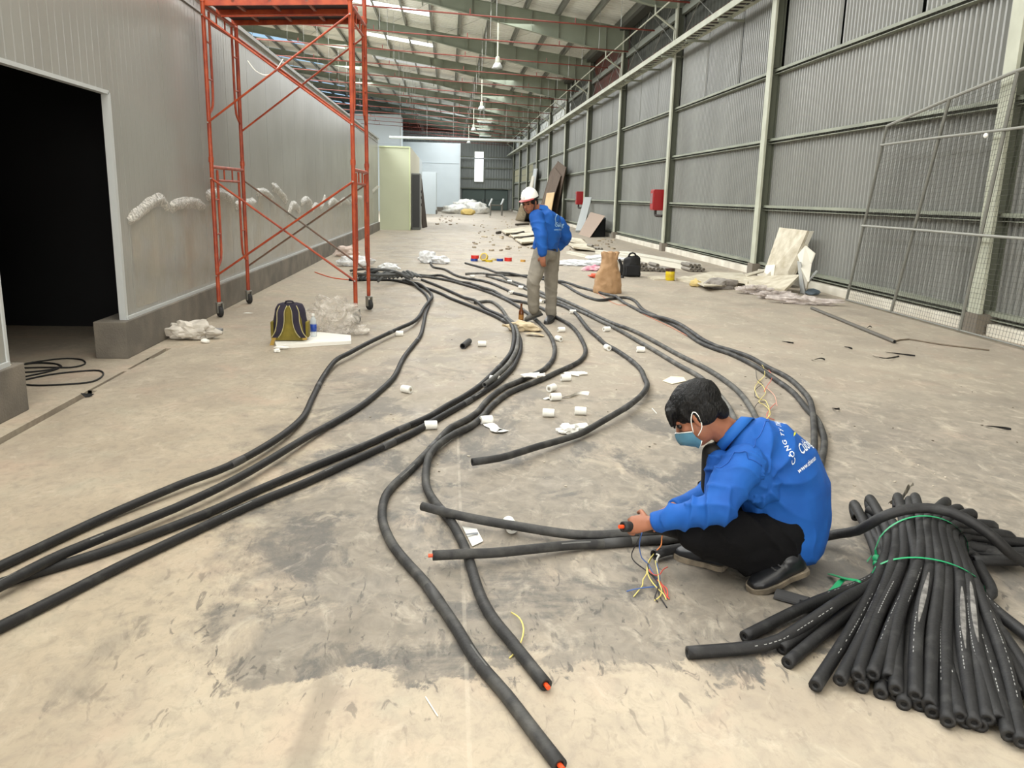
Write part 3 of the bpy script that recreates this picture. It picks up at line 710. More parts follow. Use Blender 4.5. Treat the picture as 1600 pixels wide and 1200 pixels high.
for (p, q, lo, hi, col) in ((SA, SC, .5, 1.62, 'scaffold_paint'), (SB, SD, .5, 1.62, 'scaffold_brace_grey'), (SA, SC, 2.24, 3.38, 'scaffold_paint'), (SB, SD, 2.24, 3.38, 'scaffold_paint')):
    o2 = off if p is SA else -off
    for s, (z0, z1) in ((1, (hi, lo)), (1.5, (lo, hi))):
        put('cross_brace', MB().tube([zt(p, z0)+o2*s, zt(q, z1)+o2*s], .0125, 8), col, sc)
    mid = (zt(p, (lo+hi)/2)+zt(q, (lo+hi)/2))/2
    put('brace_pin', MB().cyl(mid+o2*.8, mid+o2*1.8, .012, 8), 'galvanized', sc)
    for P in (p, q):
        for z in (lo, hi): put('brace_pin', MB().cyl(zt(P, z), zt(P, z)+o2*2, .009, 6), 'galvanized', sc)
ex = (SC-SA).normalized(); ey = (SB-SA).normalized()
for k in range(2):
    a = zt(SA, 3.485)+ey*(.0+.6*k); c = zt(SC, 3.485)+ey*(.0+.55*k)
    pk = put('deck', MB().slab([q+Vector((0, 0, .055)) for q in (a+ex*.02, c-ex*.02, c-ex*.02+ey*.5, a+ex*.02+ey*.5)], (0, 0, .012)), 'dark_deck', sc)
    for t in (0, .48):
        put('deck_rail', MB().slab([a+ey*t, c+ey*t, c+ey*(t+.03), a+ey*(t+.03)], (0, 0, .085)), 'scaffold_paint', pk)
    for t in (.2, .45, .7): put('deck_rib', MB().slab([q+Vector((0, 0, .03)) for q in (a+(c-a)*t, a+(c-a)*(t+.02), a+(c-a)*(t+.02)+ey*.48, a+(c-a)*t+ey*.48)], (0, 0, .024)), mat('deck_rib', (150, 96, 82), .6), pk)
# scrap of white string hung on the upper brace
p0 = zt(SA, 2.88)*.66+zt(SC, 2.88)*.34 + off*2; 
pts = [p0+Vector((-.06, 0, .02)), p0+Vector((.03, -.02, -.09)), p0+Vector((.14, -.02, -.13)), p0+Vector((.24, -.02, -.08)), p0+Vector((.33, 0, .05))]
put('string_scrap', MB().tube(catmull(pts, .03), .006, 5), 'white_tape', label='scrap of white string looped on the upper cross brace of the scaffold', cat='string', org=p0)

# ------------------------------------------------------------------ wire mesh gate leaning on the right wall
G = [(6.33, 12.62), (6.31, 11.22), (6.28, 9.56), (6.26, 8.0)]
top = [(6.36, 12.0, 2.62), (6.36, 10.52, 2.84), (6.36, 9.27, 3.0), (6.36, 7.4, 3.16)]
gt = root('mesh_gate', (6.3, 10.3, 0), 'tall welded wire mesh gate panel with pipe frame leaning against the right wall', 'mesh panel')
for k in range(4): put('upright', MB().tube([(G[k][0]-.02, G[k][1], .02), (top[k][0]-.05, top[k][1], top[k][2])], .021, 8), mat('gate_pipe', (112, 112, 104), .5), gt)
put('top_rail', MB().tube([Vector(t)-Vector((.05, 0, 0)) for t in top], .022, 8), mat('gate_rail', (140, 140, 132), .5), gt)
def gl(i, t): a = Vector((G[i][0]-.02, G[i][1], 0)); c = Vector(top[i])-Vector((.05, 0, 0)); return a+(c-a)*t
for hs in ((.90, .835, .79, .755), (.455, .42, .395, .375)):
    put('cross_rail', MB().tube([gl(i, hs[i])-Vector((.025, 0, 0)) for i in range(4)], .017, 8), 'gate_rail', gt)
put('bottom_rail', MB().tube([gl(i, .01) for i in range(4)], .012, 6), 'gate_pipe', gt)
m = MB()
for i in range(3):
    a0, a1, c0, c1 = gl(i, .01), gl(i, 1), gl(i+1, .01), gl(i+1, 1)
    n = int((a0-c0).length/.055)
    for k in range(n): t = k/n; m.tube([a0+(c0-a0)*t, a1+(c1-a1)*t], .0022, 3, caps=False)
    nv = 50
    for k in range(nv): t = k/nv; m.tube([a0+(a1-a0)*t, c0+(c1-c0)*t], .0022, 3, caps=False)
put('wire_mesh', m, mat('wire', (84, 84, 78), .5), gt, kind='stuff')
put('tape_tag', MB().ell(gl(2, .775)+Vector((-.05, .25, 0)), (.02, .035, .03)), 'white_tape', gt)
# ------------------------------------------------------------------ long insulated pipes on the floor
PR = .0215
LAID = []           # sampled centre lines already on the floor, for stacking
def lay(name, px, label, r=PR, m='foam_black', core=(), joints=(), ends=(0, 0), z=None, stack=True, hole=.55, world=None, cat='pipe', group='insulated pipes laid along the floor', scuffs=0):
    P = world if world is not None else [fl(q[0], q[1], (q[2] if len(q) > 2 else r)) for q in px]
    base = [p.z for p in P]
    pts = catmull(P, .06)
    A = np.array([tuple(p) for p in pts])
    if stack and LAID:
        need = np.zeros(len(A))
        for B, rb in LAID:
            d2 = ((A[:, None, :2]-B[None, :, :2])**2).sum(2); s = r+rb
            zz = np.where(d2 < s*s, B[None, :, 2]+np.sqrt(np.maximum(s*s-d2, 0)), 0)
            need = np.maximum(need, zz.max(1))
        k = 9; ker = np.ones(k)/k
        nd = np.maximum(need, A[:, 2]); grow = nd.copy()
        for sft in range(1, 5): grow[sft:] = np.maximum(grow[sft:], nd[:-sft]); grow[:-sft] = np.maximum(grow[:-sft], nd[sft:])
        sm = np.convolve(np.pad(grow, k//2, mode='edge'), ker, mode='valid')
        A[:, 2] = np.maximum(nd, sm)
    LAID.append((A.copy(), r))
    pts = [Vector(a) for a in A]
    o = put(name, MB().tube(pts, r, 14, hole=hole, hdep=.04), m, smooth=True, label=label, cat=cat, group=group, org=(pts[0].x, pts[0].y, 0))
    for e in ends:
        pass
    for (e, sg) in ((0, -1), (len(pts)-1, 1)):
        t = (pts[e]-pts[e-sg]).normalized()
        put('dark_bore_plug', MB().cyl(pts[e]-t*.035, pts[e]-t*.004, r*.54, 12), 'bore_shade', o)
        if e == 0 and 0 in core or e != 0 and 1 in core:
            put('copper_core', MB().tube([pts[e]-t*.05, pts[e]+t*.018], r*.36, 10), 'orange_core', o, label='bare orange core showing in the cut end')
    for f in joints:
        i = min(len(pts)-3, max(2, int(f*len(pts)))); q = pts[i-1:i+2]
        put('joint_tape', MB().tube([q[0], q[1], q[2]], [r*1.05, r*1.07, r*1.05], 14), 'joint_tape', o, smooth=True)
    for f in range(scuffs):
        i = random.randrange(3, len(pts)-5); t = (pts[i+1]-pts[i]).normalized(); side = Vector((t.y, -t.x, 0))
        a = random.uniform(-.5, .7); mb = MB(); vs = []; nL = random.randint(2, 4)
        for j in range(nL):
            for dw in (-.14, .14):
                aa = a+dw; vs.append(pts[i+j] + (side*math.sin(aa)*(-1) + Vector((0, 0, 1))*math.cos(aa))*(r*1.012))
        mb.add(vs, [(2*j, 2*j+1, 2*j+3, 2*j+2) for j in range(nL-1)])
        put('printed_mark', mb, 'scuff_dull', o)
    return o
L1 = [(630, 438), (645, 443), (660, 449), (672, 457), (675, 464), (673, 472), (662, 486), (648, 502, .05), (624, 513, .06), (600, 524, .06), (573, 537, .06), (545, 552, .06), (524, 566, .04), (505, 590), (488, 622), (472, 655), (432, 688, .04), (360, 727, .05), (280, 762, .03), (160, 811), (0, 885), (-130, 945)]
L2 = [(634, 441), (648, 447), (660, 455), (668, 464), (670, 476), (665, 490), (662, 505), (657, 524), (645, 540), (630, 560), (616, 588), (592, 612), (560, 637), (500, 674), (420, 720, .05), (340, 764, .05), (240, 816), (160, 850), (100, 878), (0, 926), (-120, 985)]
L3 = [(659, 437), (685, 447), (712, 459), (736, 470), (762, 484), (783, 494), (797, 511), (803, 530), (799, 549), (785, 568), (758, 595), (745, 606), (724, 620), (700, 633), (670, 651), (620, 673), (570, 696), (480, 733), (400, 767), (320, 803), (192, 852), (100, 882), (0, 912), (-140, 960)]
L4 = [(545, 437), (561, 437), (590, 437), (615, 438), (639, 443), (666, 450), (690, 459), (704, 466), (730, 476), (760, 488), (785, 500), (803, 513), (812, 529), (813, 546), (809, 558), (802, 573), (790, 586), (775, 599), (754, 613), (730, 628), (700, 645), (670, 662), (640, 679), (588, 703), (540, 725), (480, 753), (392, 789), (280, 841), (188, 885), (100, 930), (0, 980), (-120, 1040)]
LB = [(742, 473), (766, 471), (782, 481), (793, 497), (803, 512), (809, 530), (807, 550), (798, 568), (784, 585), (770, 599), (757, 609)]
L5 = [(640, 428), (670, 431), (688, 430), (703, 435), (718, 440), (736, 443), (751, 452), (772, 458), (797, 468), (822, 473), (847, 482), (870, 496), (888, 506), (900, 517), (910, 533), (915, 549), (908, 562), (892, 572), (871, 581), (848, 592), (820, 603), (797, 613), (779, 625), (765, 638), (753, 652), (733, 668), (712, 679), (694, 692), (676, 709), (668, 724), (665, 750), (669, 768), (684, 790), (703, 812), (722, 846), (733, 875), (748, 924), (767, 962), (798, 1001), (828, 1039), (853, 1070)]
L6 = [(655, 432), (670, 433), (700, 438), (730, 446), (760, 455), (784, 465), (805, 476), (824, 489), (838, 500), (850, 512), (860, 525), (866, 540), (866, 555), (860, 567), (847, 579), (825, 589), (805, 598), (790, 604), (772, 616), (757, 630), (748, 642), (730, 655), (706, 667), (691, 681), (675, 699), (640, 735), (616, 757), (602, 776), (597, 800), (600, 822), (614, 852), (640, 884), (663, 909), (706, 970), (744, 1031), (790, 1085), (828, 1135), (875, 1196)]
L7 = [(671, 407), (677, 417), (695, 421), (712, 430), (730, 435), (751, 438), (769, 443), (790, 452), (803, 458), (820, 462), (845, 470), (873, 476), (888, 482), (900, 490), (912, 505), (920, 515), (933, 526), (945, 537), (961, 546), (982, 560), (1000, 576), (1007, 591), (1011, 604), (1003, 619, .04), (985, 632, .06), (962, 648, .05), (934, 668), (904, 682), (877, 691), (842, 703, .03), (810, 711, .05), (780, 718, .06), (738, 722, .07)]
L8 = [(727, 428), (751, 429), (763, 432), (784, 433), (799, 439), (816, 445), (840, 454), (854, 461), (873, 466), (894, 475), (915, 485), (939, 497), (960, 506), (990, 517), (1020, 532), (1060, 554), (1100, 574), (1132, 594), (1156, 614), (1176, 642), (1186, 668), (1190, 690)]
L9 = [(760, 431), (790, 440), (806, 445), (830, 455), (855, 466), (873, 471), (894, 481), (915, 490), (939, 502), (954, 509), (975, 520), (997, 533), (1020, 546), (1060, 570), (1092, 588), (1116, 610), (1136, 633), (1150, 660)]
LA = [(727, 411), (760, 420), (784, 428), (815, 432), (853, 437), (873, 442), (894, 446), (915, 451), (937, 457), (957, 464), (975, 473), (993, 482), (1004, 488), (1030, 499), (1060, 511), (1092, 530), (1120, 541), (1144, 548), (1172, 558), (1200, 574), (1228, 588), (1248, 604), (1262, 622), (1268, 644), (1272, 683), (1270, 713), (1255, 760), (1200, 800), (1120, 822), (1040, 836), (985, 841), (900, 843), (800, 830), (720, 809, .05), (660, 791, .06)]
LC = [(767, 429), (800, 430), (853, 433), (882, 445), (897, 454), (915, 463), (937, 469), (960, 466), (979, 465), (993, 471), (1005, 484), (1030, 496), (1060, 512), (1092, 534), (1120, 546), (1144, 554), (1180, 572), (1216, 596), (1240, 614), (1260, 638), (1276, 655), (1285, 675), (1288, 692), (1283, 722), (1268, 768), (1210, 808), (1130, 832), (1050, 842), (985, 846), (900, 854), (830, 865), (760, 876), (676, 881)]
lay('foam_pipe', L4, 'black foam pipe, lowest of the four that leave the photo at the left edge', joints=(.42, .72, .8), scuffs=7)
lay('foam_pipe', LB, 'short grey black pipe length squeezed between two curved pipes, ending under them', m='foam_dusty')
lay('foam_pipe', L3, 'black foam pipe running left, third down of the four at the left edge', joints=(.4, .62, .78), scuffs=6)
lay('foam_pipe', L2, 'black foam pipe running left, second down of the four at the left edge', joints=(.5,), scuffs=4)
lay('foam_pipe', L1, 'black foam pipe, topmost of the four that leave the photo at the left edge', joints=(.5, .7, .86), scuffs=3)
lay('foam_pipe', L6, 'longest black foam pipe, ending with an orange core at the bottom edge', core=(1,), joints=(.55, .62, .8, .93), scuffs=8, m='foam_mid')
lay('foam_pipe', L5, 'black foam pipe curving to an orange cored end near the yellow wire', core=(1,), joints=(.55, .66, .9), scuffs=8, m='foam_mid')
lay('foam_pipe', L7, 'black foam pipe in a wide bend, its lone cut end lifted in mid floor', joints=(.6, .7, .78, .9), scuffs=5, m='foam_mid')
lay('foam_pipe', L9, 'dusty grey pipe passing just behind the crouching man\'s head, nearer of that pair', m='foam_dusty', joints=(.5,))
lay('foam_pipe', L8, 'dusty grey pipe in the pair behind the crouching man\'s head, farther one', m='foam_dusty', joints=(.6,))
lay('foam_pipe', LC, 'outer pipe of the far right twisted pair, its orange cored end at left', m='foam_mid', core=(1,), joints=(.7, .95), scuffs=5)
lay('foam_pipe', LA, 'inner pipe of the far right twisted pair, its lifted end over another pipe', m='foam_mid', joints=(.6,), scuffs=3)
# pipe the crouching man holds, and the one passing behind him over the bundle
hold = [atY(973, 823, 3.0), atY(988, 823, 3.02), atY(1004, 823, 3.045), atY(1040, 829, 3.10), atY(1090, 840, 3.22), fl(1150, 828, .05), fl(1215, 800, PR), fl(1265, 760, PR)]
lay('foam_pipe', None, 'end of black pipe with red core gripped in the crouching man\'s hands', world=hold, core=(0,), stack=False)
over = [fl(1022, 867, .03), fl(1060, 857, .03), fl(1130, 862, .03), fl(1215, 862, .03), fl(1290, 838, .05), fl(1340, 829, .14), fl(1375, 809, .23), fl(1412, 797, .27), fl(1450, 794, .28), fl(1487, 801, .28), fl(1525, 820, .25), fl(1553, 840, .21), fl(1577, 863, .15), fl(1600, 878, .10), fl(1650, 900, .06)]
lay('foam_pipe', None, 'black pipe arching from behind the crouching man over the strapped bundle', world=over, stack=False, hole=.75)

# ------------------------------------------------------------------ strapped bundle of doubled foam tubes
bun = root('tube_bundle', fl(1460, 900), 'strapped bundle of doubled black foam tubes fanned out at lower right', 'tube bundle')
BR = .0222
def arc(u, a, cen, hi): return None
def waist(i, n, layer):
    u = -1+2*i/(n-1)
    h = math.sqrt(max(0, 1-u*u))
    z1, z2 = ((.035+.10*h), (.04+.155*h)) if layer == 0 else ((.03+.05*h, .03+.085*h) if layer == 1 else (.022, .022))
    x = 1366+(1536-1366)*(u+1)/2
    # lower strap line, then upper strap line
    a = Vector((1.71, 2.93, 0)).lerp(Vector((2.05, 2.75, 0)), (u+1)/2); a.z = z1
    c = Vector((1.85, 3.16, 0)).lerp(Vector((2.20, 3.10, 0)), (u+1)/2); c.z = z2
    return a, c
def tube_in_bundle(front, wa, wc, tip, tz, mids=(), r=BR, bend=True, patch=0):
    j1 = Vector((random.uniform(-.012, .012), random.uniform(-.02, .02), random.uniform(-.004, .012))); wa = wa+j1; wc = wc-j1*.6
    P = [fl(*front)] + [fl(*q) for q in mids]
    if not mids: F = P[0]; P.append(F.lerp(wa, .45)+Vector((random.uniform(-.022, .022), 0, random.uniform(0, .012))))
    P += [wa, wc]
    T = fl(tip[0], tip[1], tz); d = (T-wc).normalized()
    P += [wc.lerp(T, .55)+Vector((0, 0, .01)), T]
    pts = catmull(P, .05)
    k = pts[-1]; rr = [r]*len(pts)
    if bend:                                    # doubled over: a tight U at the back
        for j in range(1, 6):
            a = PI*j/6; pts.append(k + d*math.sin(a)*.03 + Vector((0, 0, -1))*(1-math.cos(a))*.019); rr.append(r*.96)
        e = pts[-1]; pts.append(Vector((e.x, e.y, max(e.z-.005, .022)))-d*.06); rr.append(r)
    o = put('foam_tube', MB().tube(pts, rr, 12, hole=.42, hdep=.03), 'foam_black', bun, smooth=True)
    t = (pts[1]-pts[0]).normalized()
    put('bore_plug', MB().cyl(pts[0]+t*.004, pts[0]+t*.028, r*.41, 10), 'bore_shade', o)
    if patch:                                   # pale scraped patch on the side facing up
        j0, j1 = int(len(pts)*.22), int(len(pts)*.46); mb = MB(); vs = []
        for j in range(j0, j1):
            tt = (pts[j+1]-pts[j]).normalized(); s = Vector((tt.y, -tt.x, 0)).normalized(); n_ = s.cross(tt); n_ = n_ if n_.z > 0 else -n_
            wd = .42*math.sin(PI*(j-j0+.4)/(j1-j0))*(1+.4*noise.noise((j*.9, patch, 0)))
            for aa in (.1-wd, .1-wd*.5, .1, .1+wd*.5, .1+wd): vs.append(pts[j]+(s*math.sin(aa)+n_*math.cos(aa))*(r*1.03))
        mb.add(vs, [(5*q+e, 5*q+e+1, 5*q+e+6, 5*q+e+5) for q in range(j1-j0-1) for e in range(4)])
        put('scraped_patch', mb, mat('scraped_foam', (132, 130, 126), .8, rgb2=(84, 82, 80), vscale=40), o)
    if random.random() < .75:                   # printed line of tiny pale dashes
        mb = MB(); i0 = random.randint(4, 9); a = random.uniform(-.9, .9)
        for j in range(i0, min(i0+random.randint(5, 9), len(pts)-6)):
            tt = (pts[j+1]-pts[j]); L_ = tt.length; tt.normalize(); s = Vector((tt.y, -tt.x, 0)).normalized(); n_ = s.cross(tt); n_ = n_ if n_.z > 0 else -n_
            for h in (0.1, .45, .75):
                if random.random() < .25: continue
                c0 = pts[j]+tt*L_*h; vs = []
                for q in (0, .2):
                    for dw in (-.06, .06):
                        aa = a+dw; vs.append(c0+tt*L_*q+(s*math.sin(aa)+n_*math.cos(aa))*(r*1.012))
                mb.add(vs, [(0, 1, 3, 2)])
        if mb.v: put('printed_line', mb, 'scuff', o, kind='stuff')
    return o
U = [(1074, 1020, 0.0215), (1274, 1072, 0.028), (1312, 1063, 0.045), (1340, 1057, 0.055), (1363, 1055, 0.06), (1388, 1060, 0.055), (1430, 1088, 0.05), (1452, 1102, 0.04), (1481, 1128, 0.03), (1522, 1130, 0.035), (1560, 1125, 0.045), (1597, 1160, 0.035), (1650, 1150, 0.03)]
tipU = [(1336, 789, 0.09), (1360, 780, 0.13), (1362, 797, 0.11), (1403, 777, 0.17), (1421, 782, 0.17), (1430, 777, 0.19), (1477, 784, 0.2), (1495, 795, 0.2), (1515, 802, 0.19), (1546, 820, 0.16), (1572, 836, 0.12), (1600, 848, 0.08), (1620, 862, 0.06)]
n = len(U)
for i in range(n):
    wa, wc = waist(i, n, 0)
    mids = [(1195, 1008, .03), (1249, 981, .06), (1316, 937, .10)] if i == 0 else ()
    tube_in_bundle(U[i], wa, wc, tipU[i][:2], tipU[i][2], mids, patch={9: 1, 10: 2, 6: 3}.get(i, 0))
Lw = [(1163, 995, 0.0215), (1221, 1014, 0.0215), (1230, 1036, 0.0215), (1346, 1075, 0.0215), (1376, 1084, 0.0215), (1400, 1078, 0.05), (1402, 1088, 0.0215), (1412, 1101, 0.0215), (1437, 1103, 0.0215), (1457, 1114, 0.0215), (1500, 1121, 0.04), (1511, 1130, 0.0215), (1532, 1135, 0.0215), (1543, 1125, 0.045), (1577, 1150, 0.035), (1588, 1132, 0.0215), (1640, 1100, 0.0215), (1680, 1050, 0.0215)]
n = len(Lw)
for i in range(n):
    wa, wc = waist(i+.5, n+1, 1)
    tp = (1350+i*(1600-1350)/(n-1), 812+i*3.6); tube_in_bundle(Lw[i], wa, wc, tp, .06, (), bend=False)
for i in range(6):      # bottom row seen only at the right and between the others
    wa, wc = waist(i*2+1, 13, 2); f = (1420+i*42, 1085+i*5, .0215)
    tube_in_bundle((1400+i*48, 1050+i*9, .0215), wa, wc, (1380+i*42, 815+i*9), .025, (), bend=False)
# loop sticking out on the right of the bundle
pts = catmull([fl(1515, 845, .05), fl(1530, 885, .05), fl(1546, 914, .05), fl(1549, 928, .045), fl(1538, 930, .04), fl(1520, 926, .04)], .03)
put('foam_tube', MB().tube(pts, BR, 12), 'foam_black', bun, smooth=True)
green = mat('green_strap', (36, 160, 104), .4)
def strap(zoff, li):
    P = []
    for k in range(25):
        i = k/24*16; wa, wc = waist(i, 17, 0); w_ = wa if li == 0 else wc
        u = -1+2*k/24; P.append(w_+Vector((u*.02, 0, .024*math.sqrt(max(0, 1-u*u))+.004)))
    P = [P[0]+Vector((-.025, 0, -.04))]+P+[P[-1]+Vector((.025, 0, -.03))]
    m = MB(); d = Vector((.1, .42, 0)).normalized()*.006; vs = []
    for p in P: vs += [p-d, p+d]
    m.add(vs, [(2*j, 2*j+1, 2*j+3, 2*j+2) for j in range(len(P)-1)]); m.add([v+Vector((0, 0, .0015)) for v in vs], [(2*j+1, 2*j, 2*j+2, 2*j+3) for j in range(len(P)-1)])
    return put('strap', m, green, bun, label='green plastic strap')
s0 = strap(0, 0); s1 = strap(0, 1)
def ribbon(name, pts, wdt, m, parent, up=(0, 0, 1), **k):
    P = catmull(pts, .02); vs = []; mb = MB()
    for i, p in enumerate(P):
        t = (P[min(i+1, len(P)-1)]-P[max(i-1, 0)]).normalized(); s = t.cross(Vector(up)).normalized()*wdt/2
        vs += [p-s, p+s]
    mb.add(vs, [(2*j, 2*j+1, 2*j+3, 2*j+2) for j in range(len(P)-1)]); mb.add([v+Vector((0, 0, .002)) for v in vs], [(2*j+1, 2*j, 2*j+2, 2*j+3) for j in range(len(P)-1)])
    return put(name, mb, m, parent, smooth=True, **k)
ribbon('strap_tail', [fl(1345, 909, .06), fl(1320, 904, .05), fl(1296, 897, .012)], .022, green, s0)
ribbon('strap_tail', [fl(1342, 908, .05), fl(1318, 906, .035), fl(1302, 922, .02), fl(1286, 937, .006)], .024, green, s0)
put('knot', MB().ell(fl(1356, 921, .05), (.014, .012, .012)).ell(fl(1341, 910, .06), (.012, .012, .01)), green, s0, smooth=True)
put('knot', MB().ell(fl(1370, 873, .05), (.018, .02, .018)).ell(fl(1368, 881, .04), (.012, .012, .014)), green, s1, smooth=True)
ribbon('strap_tail', [fl(1368, 860, .08), fl(1369, 872, .05), fl(1372, 884, .03)], .012, green, s1)
# loose tubes fanned out behind the bundle towards the right edge
for k, (a, c) in enumerate((((1528, 862), (1660, 842)), ((1545, 856), (1670, 860)), ((1520, 876), (1680, 880)))):
    pts = catmull([fl(a[0], a[1], .06), fl((a[0]+c[0])/2, (a[1]+c[1])/2-2, .05), fl(c[0], c[1], .024)], .05)
    put('foam_tube', MB().tube(pts, BR, 12, hole=.5), 'foam_black', bun, smooth=True)
# crushed strip of foil and foam stuck behind the bundle
m = MB(); pts = catmull([fl(1392, 785, .10), fl(1406, 779, .14), fl(1418, 766, .16), fl(1424, 757, .18)], .02)
vs = []
for i, p in enumerate(pts):
    for j in range(5): vs.append(p+Vector((.012*(j-2), .02*(j-2)*.4, .012*math.sin(j*2.1+i*.9)+.01*noise.noise((i*.7, j, 2)))))
m.add(vs, [(i*5+j, i*5+j+1, i*5+j+6, i*5+j+5) for i in range(len(pts)-1) for j in range(4)])
put('crushed_foil', m, mat('foil', (126, 120, 106), .5, rgb2=(52, 50, 46), vscale=30), bun, smooth=True, label='crumpled strip of foil jammed behind the tubes')

# split foam offcuts by the shoe, short offcut on the floor
def split_tube(name, a, c, label, r=.034, m='foam_cut'):
    a = Vector(a); c = Vector(c); t = (c-a).normalized(); s = Vector((t.y, -t.x, 0)).normalized(); mb = MB(); vs = []; n = 10
    for p in (a, c):
        for rad in (r, r*.62):
            vs += [p+s*rad*math.cos(q)+Vector((0, 0, rad*math.sin(q)*.75+.006)) for q in [PI*j/n for j in range(n+1)]]
    k = n+1; fs = []
    for j in range(n): fs += [(j, j+1, 2*k+j+1, 2*k+j), (k+j+1, k+j, 3*k+j, 3*k+j+1), (j+1, j, k+j, k+j+1), (2*k+j, 2*k+j+1, 3*k+j+1, 3*k+j)]
    fs += [(0, 2*k, 3*k, k), (n, k+n, 3*k+n, 2*k+n)]
    return put(name, mb.add(vs, fs), m, label=label, cat='offcut', org=(a.x, a.y, 0))
split_tube('foam_offcut', fl(1212, 932), fl(1262, 946), 'split grey foam tube offcut touching the shoe heel, left of another')
split_tube('foam_offcut', fl(1248, 950), fl(1318, 964), 'split dark foam tube offcut with pale print, tucked under the bundle', m='foam_black')
p0 = fl(723, 541, .03); p1 = fl(733, 533, .03)
o = put('pipe_offcut', MB().tube([p0, p1], .03, 16, hole=.78, hdep=.12), 'foam_cut', label='short black hollow tube offcut lying beside a white tape roll', cat='offcut', org=(p0.x, p0.y, 0), smooth=False)
put('bore_plug', MB().cyl(p0.lerp(p1, .45), p0.lerp(p1, .6), .0225, 14), 'bore_shade', o)

# far folded coil, with tail cord
ck = root('pipe_coil', fl(615, 437), 'folded coil of dark grey pipe heaped beyond the scaffold under a white bag', 'pipe coil')
for k in range(14):
    x = 572+k*5.6; a = fl(x-14+k*.6, 437-.3*k, .03); c = fl(x+13, 428+.35*k, .07); mid = (a+c)/2+Vector((0, .1, .07+.025*math.sin(k*1.3)))
    pts = catmull([a, a.lerp(mid, .6), mid, c.lerp(mid, .5), c], .06)
    put('coil_turn', MB().tube(pts, .024, 8), mat('foam_far', (84, 86, 86), .7, objvar=.25), ck, smooth=True)
for k, (q0, q1, q2) in enumerate((((548, 423), (575, 420), (615, 424)), ((552, 427), (590, 430), (640, 428)), ((560, 432), (600, 421), (645, 434)), ((590, 440), (615, 424), (640, 437)))):
    put('coil_turn', MB().tube(catmull([fl(*q0, .04), fl(*q1, .2), fl(*q2, .05)], .1), .024, 8), 'foam_far', ck, smooth=True)
lay('extension_cord', [(492, 425), (500, 428), (520, 434), (545, 437), (560, 437)], 'thin orange cord trailing from the far pipe coil to the plinth', r=.008, m='orange_core', cat='cord', group=None, stack=False, hole=0)
# ------------------------------------------------------------------ people: solid limb volumes fused into continuous skins
DG = None
def fuse(mb, voxel, smooth=6, fold=None, name='skin'):
    """voxel-fuse overlapping volumes into one continuous surface, smooth it, then work folds into it; returns a mesh in world coordinates"""
    me = mb.mesh(name); o = bpy.data.objects.new(name, me); COL.objects.link(o)
    r = o.modifiers.new('r', 'REMESH'); r.mode = 'VOXEL'; r.voxel_size = voxel; r.use_smooth_shade = True
    if smooth:
        s = o.modifiers.new('s', 'SMOOTH'); s.iterations = smooth; s.factor = .5
    dg = bpy.context.evaluated_depsgraph_get(); ev = o.evaluated_get(dg)
    out = bpy.data.meshes.new_from_object(ev); bpy.data.objects.remove(o); bpy.data.meshes.remove(me)
    if fold:
        nv = len(out.vertices); co = np.empty(nv*3); out.vertices.foreach_get('co', co); co = co.reshape(-1, 3)
        nn = np.empty(nv*3); out.vertices.foreach_get('normal', nn); nn = nn.reshape(-1, 3)
        d = np.array([fold(Vector(c)) for c in co]); co += nn*d[:, None]
        out.vertices.foreach_set('co', co.ravel()); out.update()
    out.polygons.foreach_set('use_smooth', [True]*len(out.polygons))
    return out
def put_skin(name, me, m, parent, **k):
    base = ORG[parent.name]; me.transform(Matrix.Translation(-base)); me.materials.clear()
    return put(name, me, m, parent, **k)
def ridge(p, dirs, f, seed):
    """soft cloth ridges running across the direction dirs"""
    d = Vector(dirs); q = p.dot(d)*f; w_ = noise.noise(p*6+Vector((seed, 0, 0)))*1.3
    return (1-abs(math.sin(q+w_*2.2)))**2*(.62+.5*noise.noise(p*4.3+Vector((0, seed, 0))))
def hand(mb, wrist, d, nrm, curl=1.0, s=1.0, thumb=1, spread=.0):
    """palm, four unequal bent fingers and a side thumb; d = along the hand, nrm = back of the hand"""
    d = Vector(d).normalized(); nrm = (Vector(nrm)-d*Vector(nrm).dot(d)).normalized(); side = d.cross(nrm)*thumb
    w_ = Vector(wrist)
    mb.loft([(w_-d*.02*s, side*.027*s, nrm*.02*s), (w_+d*.02*s, side*.033*s, nrm*.019*s), (w_+d*.06*s, side*.041*s, nrm*.016*s), (w_+d*.09*s, side*.04*s, nrm*.014*s), (w_+d*.098*s, side*.034*s, nrm*.01*s)], 14)
    for k, (off, ln) in enumerate(((.029, .072), (.010, .08), (-.010, .075), (-.028, .06))):
        p = w_+d*.082*s+side*off*s; v = d+side*off*spread*8; v.normalize(); a = 0
        for q, (fr, rr) in enumerate(((.45, .0095), (.32, .0088), (.23, .0078))):
            a += curl*(.55 if q == 0 else .85)
            dirv = (v*math.cos(a)-nrm*math.sin(a)).normalized(); e = p+dirv*ln*fr*s
            mb.cap(p, rr*s, e, (rr-.0007)*s, 10); p = e
    p = w_+d*.025*s+side*.03*s; v = (d*.62+side*.72-nrm*.3*curl).normalized(); e = p+v*.042*s; mb.cap(p, .0125*s, e, .0105*s, 10)
    v2 = (d*.85+side*.1-nrm*.7*curl).normalized(); mb.cap(e, .0105*s, e+v2*.032*s, .009*s, 10)
